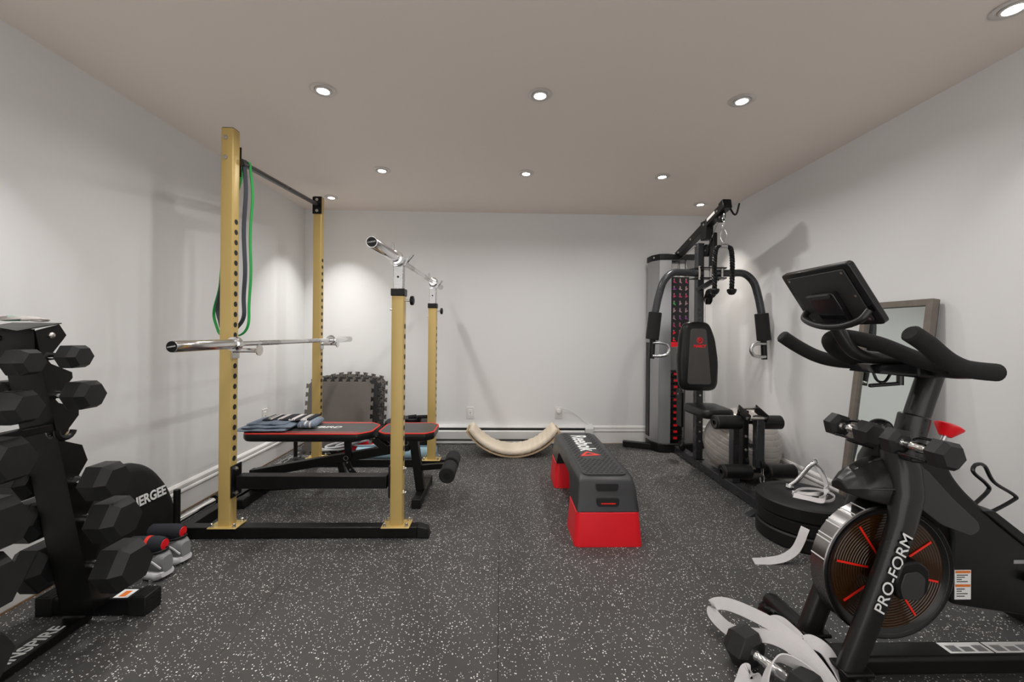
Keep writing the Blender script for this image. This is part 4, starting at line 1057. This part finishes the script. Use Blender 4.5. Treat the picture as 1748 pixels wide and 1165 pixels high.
# ------------------------------------------------------------------ exercise ball
bl = thing('exercise_ball', (1.862, 3.115, 0), 'large pearl grey exercise ball behind the home gym seat', 'exercise ball')
pr = []
NB = 120
for k in range(NB + 1):
    a = -PI / 2 + PI * k / NB
    g = 1.0 - (.006 if (k % 6 == 0 and 12 < k < NB - 12) else 0)
    pr.append((max(.0001, .268 * math.cos(a) * g), .268 * math.sin(a) * g))
m = MB().lathe(pr, (0, 0, 0), 'z', 56)
Rb = Matrix.Rotation(.30, 3, 'X') @ Matrix.Rotation(.15, 3, 'Y')
m.xf(lambda p: Rb @ p + V((1.862, 3.115, .2695))).build('ball_skin', 'ball', bl, ang=20)
MB().lathe([(.010, 0), (.010, .004), (.0001, .005)], (0, 0, .2675), 'z', 12).xf(lambda p: Rb @ p + V((1.862, 3.115, .2695))).build('valve', 'white', bl)

# ------------------------------------------------------------------ leaning mirror
mr = thing('leaning_mirror', (1.98, 2.12, 0), 'tall mirror in grey-washed wood frame leaning on the right wall', 'mirror')
yA, yB_ = 2.315, 1.925          # far and near edges
def mp(y, v, d):                # v along the height, d toward the room
    th_ = math.atan2(.15, 1.27); x = 1.957 + v * math.sin(th_) - d * math.cos(th_); z = .002 + .015 + v * math.cos(th_) + d * math.sin(th_)
    return (x, y, z)
def mbox(y0, y1, v0, v1, d0, d1):
    m = MB(); vs_ = [mp(y, v, d) for v in (v0, v1) for d in (d0, d1) for y in (y0, y1)]
    return m.add(vs_, [(0, 2, 3, 1), (4, 5, 7, 6), (0, 1, 5, 4), (2, 6, 7, 3), (0, 4, 6, 2), (1, 3, 7, 5)])
fw = .032
mbox(yB_, yB_ + fw, 0, 1.28, -.012, .022).build('frame_side', 'barnwood', mr, bevel=.001)
mbox(yA - fw, yA, 0, 1.28, -.012, .022).build('frame_side', 'barnwood', mr, bevel=.001)
mbox(yB_ + fw, yA - fw, 1.28 - fw, 1.28, -.012, .022).build('frame_rail', 'barnwood', mr, bevel=.001)
mbox(yB_ + fw, yA - fw, 0, fw, -.012, .022).build('frame_rail', 'barnwood', mr, bevel=.001)
mbox(yB_ + fw, yA - fw, fw, 1.28 - fw, -.008, .006).build('mirror_glass', 'mirror', mr)
mbox(yB_ + .002, yA - .002, .002, 1.278, -.016, -.012).build('backing', 'blackplastic', mr)

# ------------------------------------------------------------------ things on and around the plate stack
ZT = .152 + .074
t = thing('lifting_strap', (1.70, 2.18, ZT), 'white cotton lifting strap looped on the plate stack', 'lifting strap', 'white lifting straps')
MB().ribbon(spl([(1.60, 2.19, ZT + .008), (1.64, 2.14, ZT + .012), (1.69, 2.10, ZT + .014), (1.705, 2.10, ZT + .05), (1.73, 2.12, ZT + .075), (1.755, 2.15, ZT + .06), (1.765, 2.17, ZT + .02), (1.74, 2.15, ZT + .010), (1.70, 2.13, ZT + .008)], 6), (.5, .5, .6), .028, .0035).build('webbing', 'belt', t, ang=60)
MB().ribbon(spl([(1.60, 2.20, ZT + .010), (1.66, 2.22, ZT + .03), (1.73, 2.22, ZT + .032), (1.78, 2.19, ZT + .03), (1.795, 2.15, ZT + .018), (1.75, 2.115, ZT + .010), (1.70, 2.11, ZT + .008)], 6), (.2, .2, .9), .012, .003).build('loop_cord', 'belt', t, ang=60)
t = thing('lifting_strap', (1.76, 2.26, ZT), 'narrow white strap running up to the steel cable handle', 'lifting strap', 'white lifting straps')
MB().ribbon(spl([(1.63, 2.24, ZT + .006), (1.72, 2.20, ZT + .010), (1.80, 2.22, ZT + .02), (1.82, 2.25, ZT + .07), (1.80, 2.28, ZT + .13), (1.785, 2.29, ZT + .15)], 6), (1, .2, .3), .022, .003).build('webbing', 'belt', t, ang=60)
t = thing('cable_handle', (1.74, 2.32, ZT), 'steel V-shaped cable handle with chain standing on the plate stack', 'cable handle')
MB().tube(spl([(1.665, 2.315, ZT + .012), (1.70, 2.30, ZT + .05), (1.76, 2.29, ZT + .13), (1.79, 2.285, ZT + .155)], 5), .0125, 12).build('grip_bar', 'steel', t)
MB().tube([(1.79 + .014 * math.cos(a), 2.285, ZT + .155 + .02 * math.sin(a)) for a in [k * PI / 8 for k in range(16)]], .004, 8, closed=True).build('eye_ring', 'chrome', t)
MB().tube(spl([(1.795, 2.285, ZT + .15), (1.83, 2.28, ZT + .11), (1.845, 2.27, ZT + .06), (1.85, 2.26, ZT + .014)], 5), .008, 10).build('side_bar', 'steel', t)
MB().lathe([(.018, 0), (.022, .008), (.018, .02), (.0001, .022)], (1.668, 2.315, ZT), 'z', 14).build('end_knob', 'chrome', t)
t = thing('weight_belt_strap', (1.40, 1.97, 0), 'white webbing strap hanging from the plate stack to the floor', 'strap')
MB().ribbon(spl([(1.515, 1.990, .152), (1.497, 1.978, .135), (1.475, 1.968, .10), (1.44, 1.96, .055), (1.38, 1.955, .022), (1.30, 1.955, .008), (1.235, 1.955, .006)], 6), (-.25, .8, .5), .036, .004).build('webbing', 'belt', t, ang=60)
t = thing('curl_bar', (1.97, 2.8, 0), 'grey cambered curl bar on the floor along the right baseboard', 'curl bar')
MB().tube(spl([(2.06, 3.02, .03), (2.03, 2.86, .03), (1.985, 2.76, .03), (1.95, 2.72, .03), (1.98, 2.66, .03), (1.955, 2.60, .03), (2.0, 2.50, .03), (2.05, 2.38, .03)], 6), .014, 12).build('bar', 'steel', t)
MB().tube([(2.05, 2.385, .03), (2.085, 2.25, .03)], .025, 16).build('sleeve', 'rubber', t)
o = MB().box(1.90, 2.0, 2.66, 2.66 + .012, .0, .003).build('wood_sliver', 'ply'); tag(o, 'thin strip of bare wood on the floor beside the curl bar', 'wood strip')

# ------------------------------------------------------------------ exercise bike
bk = thing('exercise_bike', (1.45, 1.31, 0), 'black exercise bike with tablet and red-lined flywheel in the right foreground', 'exercise bike')
def lo(points, wid, thick, y, e=.7, n=14):
    """loft of rounded sections along a path in the x-z plane"""
    P_ = [V((p[0], y[i] if isinstance(y, list) else y, p[1])) for i, p in enumerate(points)]; rings = []
    N = len(P_)
    for i in range(N):
        t_ = (P_[min(i + 1, N - 1)] - P_[max(i - 1, 0)]); t_.y = 0; t_.normalize(); nn = V((-t_.z, 0, t_.x)); ring = []
        for j in range(n):
            a = 2 * PI * j / n
            u = math.copysign(abs(math.cos(a)) ** e, math.cos(a)) * wid[i] / 2; w = math.copysign(abs(math.sin(a)) ** e, math.sin(a)) * thick[i] / 2
            ring.append(P_[i] + nn * u + V((0, w, 0)))
        rings.append(ring)
    return MB().loft(rings)
# front stabiliser and rail
fs_ = MB().tube([(1.085, 1.00, .055), (1.085, 1.02, .055), (1.075, 1.58, .055), (1.075, 1.60, .055)], [.028, .036, .036, .028], 16).build('front_stabiliser', 'blackmetal', bk)
for y in (1.05, 1.555): MB().tube([(1.045, y - .025, .030), (1.045, y + .025, .030)], .030, 20).build('transport_wheel', 'gloss', fs_)
MB().tube(spl([(1.05, 1.50, .06), (1.02, 1.515, .075), (1.015, 1.56, .06), (1.04, 1.585, .05)], 5), .008, 8).build('wheel_guard', 'gloss', fs_)
rail = MB().box(1.08, 2.02, 1.262, 1.338, .030, .088).build('main_rail', 'blackmetal', bk, bevel=.012, seg=3)
for k, (xa, xb) in enumerate(((1.455, 1.60), (1.607, 1.80))):
    stk = MB().box(xa, xb, 1.280, 1.325, .0882, .0887).build('rail_label', 'white', rail)
    for j in range(3):
        MB().box(xa + .012 + j * .045, xa + .046 + j * .045, 1.286, 1.312 - .006 * (j % 2), .0887, .0890).build('label_print', 'silver', stk)
MB().tube([(2.02, 1.04, .045), (2.02, 1.58, .045)], .035, 16).build('rear_stabiliser', 'blackmetal', bk)
# fork legs
fpts = [(1.068, .085), (1.128, .24), (1.190, .40), (1.238, .53), (1.262, .62), (1.266, .70), (1.258, .765)]
nf = lo(fpts, [.070, .070, .072, .078, .090, .088, .060], [.046, .046, .046, .05, .07, .09, .07], [1.222, 1.222, 1.224, 1.228, 1.24, 1.262, 1.28]).build('fork_leg', 'blacksatin', bk, ang=50)
lo(fpts, [.074, .074, .076, .080, .090, .088, .060], [.046, .046, .046, .05, .07, .09, .07], [1.385, 1.385, 1.383, 1.378, 1.365, 1.345, 1.32]).build('fork_leg', 'blacksatin', bk, ang=50)
d_ = V((.170, 0, .445)).normalized()
lettering('PRO-FORM', .050, 'white', nf, (1.184, 1.1975, .392), frame(d_, (-d_.z, 0, d_.x)), sx=1.02, shear=.15, bold=.0002)
MB().box(1.035, 1.125, 1.19, 1.26, .085, .098).build('fork_foot', 'blackmetal', bk, bevel=.004)
MB().box(1.035, 1.125, 1.35, 1.42, .085, .098).build('fork_foot', 'blackmetal', bk, bevel=.004)
# flywheel
FX, FZ_ = 1.243, .355
rim = MB().lathe([(.196, 1.272), (.208, 1.270), (.2145, 1.275), (.2145, 1.328), (.208, 1.333), (.196, 1.331), (.196, 1.272)], (FX, 0, FZ_), 'y', 72).build('flywheel_rim', 'rim', bk)
for a in (1.95, 2.12, 2.17, 2.36, 2.42, 2.62, 2.68, 2.95):
    MB().obox((FX + .2150 * math.cos(a), 1.3015, FZ_ + .2150 * math.sin(a)), (.0012, .054, .0035), Matrix.Rotation(-a, 3, 'Y')).build('rim_mark', 'white', rim)
pr = [(.020, 1.280)]
r = .040
while r < .190:
    pr += [(r, 1.280), (r + .0015, 1.2812), (r + .006, 1.2812), (r + .0075, 1.280)]; r += .0085
pr += [(.197, 1.276), (.197, 1.325), (.020, 1.325)]
disc = MB().lathe(pr, (FX, 0, FZ_), 'y', 64).build('flywheel_disc', 'amber', bk, ang=20)
MB().lathe([(.184, 1.2795), (.198, 1.2715), (.2085, 1.2690), (.2125, 1.2715), (.205, 1.276), (.184, 1.2800), (.184, 1.2795)], (FX, 0, FZ_), 'y', 64).build('disc_border', 'discblack', disc)
for k in range(8):
    a = math.radians(33 + 45 * k)
    p0 = V((FX + .066 * math.cos(a), 1.2786, FZ_ + .066 * math.sin(a))); p1 = V((FX + .170 * math.cos(a), 1.2786, FZ_ + .170 * math.sin(a)))
    MB().bar(p0, p1, .0018, .0062, up=(-math.sin(a), 0, math.cos(a))).build('red_line', 'redbright', disc)
hub = rpoly([(1.225, .318), (1.292, .312), (1.318, .340), (1.322, .405), (1.290, .432), (1.235, .425), (1.215, .37)], .012, 3)
hub_o = MB().prism([(p[0] - .028, p[1]) for p in hub], 'y', 1.195, 1.262).build('axle_cover', 'blackplastic', bk, bevel=.006)
MB().prism([((p[0] - 1.27) * .72 + 1.24, (p[1] - .37) * .72 + .358) for p in hub], 'y', 1.1925, 1.196).build('cover_panel', 'tabletback', hub_o, bevel=.002)
MB().cyl((FX, 1.25, FZ_), (FX, 1.37, FZ_), .018, n=16).build('axle', 'steel', bk)
# nose shroud over the flywheel
sec = [(1.102, .606, .640, .030), (1.135, .596, .676, .052), (1.19, .584, .706, .066), (1.26, .572, .728, .074), (1.33, .580, .742, .076)]
rings = []
for x, za, zb, hw_ in sec:
    ring = []
    for u, w in ((-.92, 0), (-1, .40), (-.78, .68), (-.30, .97), (.30, .97), (.78, .68), (1, .40), (.92, 0)):
        ring.append((x, 1.305 + u * hw_, za + w * (zb - za)))
    rings.append(ring)
MB().loft(rings).build('nose_shroud', 'blacksatin', bk, ang=28, bevel=.004)
MB().tube(spl([(1.115, 1.272, .622), (1.18, 1.240, .632), (1.235, 1.232, .634)], 5), .0035, 8).build('shroud_seam', 'graymetal', bk)
# head and handlebar post
MB().tube([(1.318, 1.305, .70), (1.353, 1.305, .846), (1.354, 1.305, .850)], [.042, .041, .038], 24).build('post_sleeve', 'blacksatin', bk)
MB().tube([(1.335, 1.305, .77), (1.408, 1.305, .985)], [.034, .034], 24).build('handlebar_post', 'blacksatin', bk)
for dz, y in ((.02, 1.2625), (-.02, 1.2625)): MB().lathe([(.004, 0), (.004, -.003), (.0001, -.003)], (1.345 + dz * .3, y + .003, .82 + dz), 'y', 8).build('post_bolt', 'gloss', bk)
# main body
prof = rpoly([(1.30, .62), (1.325, .755), (1.425, .752), (1.468, .655), (1.51, .605), (1.62, .505), (1.765, .395), (2.02, .395), (2.04, .30), (1.94, .215), (1.74, .195), (1.466, .238), (1.466, .33), (1.468, .47), (1.42, .575)], [.01, .02, .03, .03, .02, 0, .02, .02, .04, .04, .05, .02, .02, .03, .02], 4)
MB().prism(prof, 'y', 1.288, 1.425).build('body_shroud', 'blackplastic', bk, bevel=.010, seg=3)
wing = rpoly([(1.275, .715), (1.315, .695), (1.40, .605), (1.478, .535), (1.485, .512), (1.455, .492), (1.36, .528), (1.285, .585)], .012, 3)
MB().prism(wing, 'y', 1.225, 1.295).build('side_wing', 'deck', bk, bevel=.012, seg=3)
MB().prism([(1.56, .545), (1.60, .545), (1.80, .395), (1.76, .385)], 'y', 1.280, 1.43).build('body_spine', 'blackplastic', bk, bevel=.004)
MB().obox((1.72, 1.287, .378), (.10, .003, .012), Matrix.Identity(3)).build('body_accent', 'silver', bk)
ws = MB().box(1.474, 1.528, 1.2865, 1.2878, .257, .352).build('warning_label', 'white', bk)
for z in (.346, .302): MB().box(1.476, 1.526, 1.2860, 1.2865, z - .004, z + .004).build('label_band', 'orange', ws)
for k in range(8):
    z = (.336, .329, .322, .315, .291, .284, .276, .268)[k]
    MB().box(1.480, 1.517 - .01 * (k % 3), 1.2860, 1.2865, z - .0014, z + .0014).build('label_print', 'deck', ws)
tg = MB().obox((1.475, 1.35, .505), (.055, .012, .018), Matrix.Rotation(.6, 3, 'Y')).build('hang_tag', 'white', bk)
MB().obox((1.455, 1.3435, .520), (.018, .003, .008), Matrix.Rotation(.6, 3, 'Y')).build('tag_print', 'orange', tg)
# seat
MB().loft([[(1.86, 1.27, .38), (1.94, 1.27, .38), (1.94, 1.35, .38), (1.86, 1.35, .38)], [(1.93, 1.28, .90), (1.99, 1.28, .90), (1.99, 1.34, .90), (1.93, 1.34, .90)]]).build('seat_post', 'blacksatin', bk, bevel=.01)
sd_ = []
for x, hw_, zt, th in ((1.82, .018, .975, .03), (1.86, .026, .985, .04), (1.95, .045, .985, .05), (2.03, .095, .985, .055), (2.08, .10, .99, .05), (2.105, .07, .985, .03)):
    sd_.append([(x, 1.31 + hw_ * math.cos(a), zt - th / 2 + th / 2 * math.sin(a)) for a in [k * PI / 7 for k in range(14)]])
MB().loft(sd_).build('saddle', 'vinyl', bk, ang=60)
MB().box(1.90, 2.06, 1.28, 1.34, .90, .935).build('saddle_slide', 'blackmetal', bk, bevel=.004)
# crank and pedal with wire toe cages
MB().bar((1.66, 1.445, .33), (1.745, 1.445, .435), .014, .03).build('crank_arm', 'steel', bk, bevel=.003)
pdl = MB().box(1.66, 1.78, 1.455, 1.545, .435, .460).build('pedal', 'blackplastic', bk, bevel=.005)
MB().tube(spl([(1.80, 1.50, .46), (1.735, 1.50, .47), (1.62, 1.49, .56), (1.60, 1.50, .575), (1.615, 1.51, .575), (1.70, 1.515, .49), (1.79, 1.52, .44)], 5), .006, 8).build('toe_cage', 'gloss', pdl)
MB().tube(spl([(1.775, 1.50, .46), (1.845, 1.50, .525), (1.83, 1.495, .555), (1.775, 1.49, .60), (1.79, 1.495, .625), (1.83, 1.50, .62), (1.88, 1.51, .555), (1.96, 1.51, .505), (1.955, 1.51, .485), (1.85, 1.51, .435), (1.775, 1.505, .445)], 6), .0065, 8).build('toe_cage', 'gloss', pdl)
MB().ribbon(spl([(1.64, 1.50, .52), (1.69, 1.50, .505), (1.73, 1.50, .52), (1.77, 1.50, .47)], 5), (0, 1, 0), .03, .003).build('toe_strap', 'rubber', pdl)
MB().bar((1.70, 1.275, .33), (1.80, 1.275, .30), .014, .03).build('crank_arm', 'blackmetal', bk, bevel=.003)
# handlebars
MB().box(1.292, 1.440, 1.235, 1.375, .978, 1.018).build('handlebar_mount', 'blackplastic', bk, bevel=.008)
def grip(pts, r, nm='handlebar'):
    P_ = spl(pts, 8); N = len(P_)
    rs = [r] * N; rs[0] = r * .75; rs[-1] = r * .75
    P_ = [P_[0]] + [P_[0] + (P_[1] - P_[0]).normalized() * .006] + P_[1:-1] + [P_[-1] - (P_[-1] - P_[-2]).normalized() * .006] + [P_[-1]]
    rs = [r * .8, r] + [r] * (N - 2) + [r, r * .8]
    return MB().tube(P_, rs, 18).build(nm, 'foam', bk)
grip([(1.100, 1.075, 1.118), (1.15, 1.078, 1.088), (1.205, 1.085, 1.050), (1.255, 1.09, 1.026), (1.30, 1.09, 1.016), (1.365, 1.088, 1.010)], .0245)
grip([(1.075, 1.545, 1.105), (1.13, 1.535, 1.066), (1.19, 1.515, 1.030), (1.25, 1.49, 1.013), (1.32, 1.43, 1.010), (1.37, 1.36, 1.008)], .024)
grip([(1.30, 1.15, 1.017), (1.25, 1.20, 1.040), (1.19, 1.262, 1.083), (1.135, 1.325, 1.105), (1.128, 1.375, 1.095), (1.165, 1.40, 1.060), (1.24, 1.40, 1.022), (1.32, 1.36, 1.008)], .0235)
MB().tube(spl([(1.29, 1.092, 1.014), (1.31, 1.15, 1.008), (1.36, 1.25, 1.004)], 5), .022, 14).build('handlebar_cross', 'blacksatin', bk)
MB().tube(spl([(1.075, 1.295, 1.15), (1.10, 1.295, 1.105), (1.135, 1.295, 1.060), (1.185, 1.295, 1.040), (1.25, 1.295, 1.036), (1.335, 1.295, 1.034)], 8), .0195, 16).build('console_arm', 'blacksatin', bk)
MB().prism(rpoly([(1.17, .990), (1.30, .985), (1.30, 1.018), (1.20, 1.016)], .008, 3), 'y', 1.24, 1.35).build('console_bracket', 'gloss', bk)
MB().tube(spl([(1.19, 1.28, .995), (1.205, 1.28, .965), (1.23, 1.28, .962), (1.25, 1.28, .99)], 5), .004, 8).build('cable_loop', 'gloss', bk)
MB().bar((1.225, 1.33, .942), (1.33, 1.33, .950), .012, .012).build('release_lever', 'gloss', bk, bevel=.003)
MB().cyl((1.33, 1.33, .945), (1.33, 1.33, .985), .010, n=12).build('lever_pin', 'gloss', bk)
# tablet
tu = V((-.55, 0, .835)); ty = V((0, -1, 0)); tn = ty.cross(tu)     # tn points to the rider
if tn.x < 0: tn = -tn
tc_ = V((1.047, 1.288, 1.228))
def tmap(p): return tc_ + ty * p.x + tu * p.y + tn * p.z
tb = MB().prism(rpoly([(-.140, -.104), (.140, -.104), (.140, .106), (-.140, .106)], .014, 4), 'z', 0, .020).xf(tmap).build('tablet_body', 'gloss', bk, bevel=.003)
MB().prism(rpoly([(-.118, -.088), (.118, -.088), (.118, .090), (-.118, .090)], .005, 2), 'z', -.004, .0).xf(tmap).build('tablet_back', 'tabletback', tb, bevel=.002)
MB().prism(rpoly([(-.130, -.094), (.130, -.094), (.130, .096), (-.130, .096)], .006, 2), 'z', .020, .0208).xf(tmap).build('screen', 'screen', tb)
for a, b_ in ((-.108, .080), (.108, .080), (.108, -.08), (-.108, -.08), (.108, 0)):
    MB().lathe([(.004, -.0045), (.004, -.0055), (.0001, -.0055)], (a, b_, 0), 'z', 10).xf(tmap).build('screw', 'zinc', tb)
MB().prism(rpoly([(-.045, -.10), (.055, -.10), (.055, .025), (-.045, .025)], .006, 2), 'z', -.024, -.004).xf(tmap).build('mount_block', 'gloss', tb, bevel=.004)
MB().prism([(-.042, .028), (.050, .028), (.044, .012), (-.036, .012)], 'z', -.034, -.02).xf(tmap).build('mount_hood', 'tabletback', tb, bevel=.003)
MB().tube([V(p) for p in spl([tmap(V((-.118, -.045, -.005))), tmap(V((-.10, -.055, -.035))), tmap(V((-.03, -.072, -.052))), tmap(V((.05, -.076, -.052))), tmap(V((.11, -.066, -.036))), tmap(V((.125, -.05, -.006)))], 7)], .0105, 12).build('tablet_handle', 'blacksatin', tb)
# dumbbell cradles on the head of the bike
for y0 in (1.078, 1.302):
    MB().tube(spl([(1.200, y0, .815), (1.200, y0 + .070, .815), (1.188, y0 + .074, .785), (1.160, y0 + .074, .768), (1.145, y0 + .066, .772), (1.145, y0 + .004, .772), (1.160, y0 - .004, .768), (1.188, y0 - .004, .785)], 6, True), .004, 8, closed=True).build('dumbbell_cradle', 'gloss', bk)
MB().bar((1.165, 1.113, .762), (1.30, 1.30, .72), .03, .016).build('cradle_bracket', 'blackmetal', bk, bevel=.004)
MB().bar((1.165, 1.337, .762), (1.30, 1.32, .72), .03, .016).build('cradle_bracket', 'blackmetal', bk, bevel=.004)
dumbbell((1.170, 1.115, .797), .072, .052, .042, (0.02, 1, 0.0), 'small black dumbbell with chrome handle in the near cradle of the bike', group='small dumbbells in the bike cradles', tilt=.2)
dumbbell((1.172, 1.335, .797), .072, .052, .036, (0.02, 1, 0.0), 'small black dumbbell in the far cradle of the bike', group='small dumbbells in the bike cradles', tilt=.3)
MB().ball((1.235, 1.30, .812), .030, 18, 12, (1.15, 1, .9)).build('adjuster_ball', 'gloss', bk)
# red brake knob
MB().cyl((1.432, 1.30, .745), (1.452, 1.30, .785), .0075, n=12).build('brake_stem', 'steel', bk)
kn = MB().lathe([(.0001, 0), (.016, 0), (.024, .012), (.036, .030), (.037, .036), (.028, .041), (.0001, .046)], (0, 0, 0), 'z', 24)
Rk = Matrix.Rotation(.42, 3, 'Y')
kn.xf(lambda p: Rk @ p + V((1.452, 1.30, .783))).build('brake_knob', 'red', bk, ang=40, label='red brake knob')
MB().obox((1.405, 1.30, .768), (.06, .05, .006), Matrix.Rotation(.25, 3, 'Y')).build('brake_plate', 'red', bk)

# ------------------------------------------------------------------ white belt over a dumbbell beside the bike
db = dumbbell((.865, 1.265, .058), .112, .085, .055, (.42, -1, 0), 'black hex dumbbell on the floor under the white belt', group=None, tilt=0.0)
t = thing('martial_arts_belt', (.92, 1.33, 0), 'white woven belt in loose loops heaped beside the bike foot', 'belt')
W_ = .042
MB().ribbon(spl([(1.005, 1.155, .012), (.985, 1.19, .075), (.955, 1.25, .125), (.925, 1.33, .138), (.885, 1.42, .128), (.845, 1.49, .112), (.812, 1.525, .088), (.800, 1.505, .066), (.825, 1.44, .055), (.868, 1.385, .078), (.905, 1.325, .112), (.935, 1.265, .118), (.965, 1.20, .085), (.985, 1.15, .03)], 8),
            (.55, .15, .8), W_, .004).build('loop', 'belt', t, ang=60)
MB().ribbon(spl([(.90, 1.36, .085), (.925, 1.375, .118), (.955, 1.365, .132), (.978, 1.335, .118), (.988, 1.305, .108), (1.012, 1.295, .118), (1.038, 1.275, .108), (1.046, 1.245, .08), (1.038, 1.215, .04), (1.01, 1.185, .012)], 8),
            (.35, .65, .55), W_, .004).build('loop', 'belt', t, ang=60)
MB().ribbon(spl([(.738, 1.238, .008), (.757, 1.248, .030), (.778, 1.258, .058), (.793, 1.250, .050), (.800, 1.228, .024), (.792, 1.205, .022), (.790, 1.195, .045), (.805, 1.212, .075), (.84, 1.235, .102), (.88, 1.232, .116), (.93, 1.195, .098), (.965, 1.160, .05)], 7),
            [V((-.5, .6, .45)).lerp(V((.25, -.4, .85)), min(1, max(0, (k - 20) / 20))) for k in range(78)], W_ * .95, .004).build('belt_end', 'belt', t, ang=60)
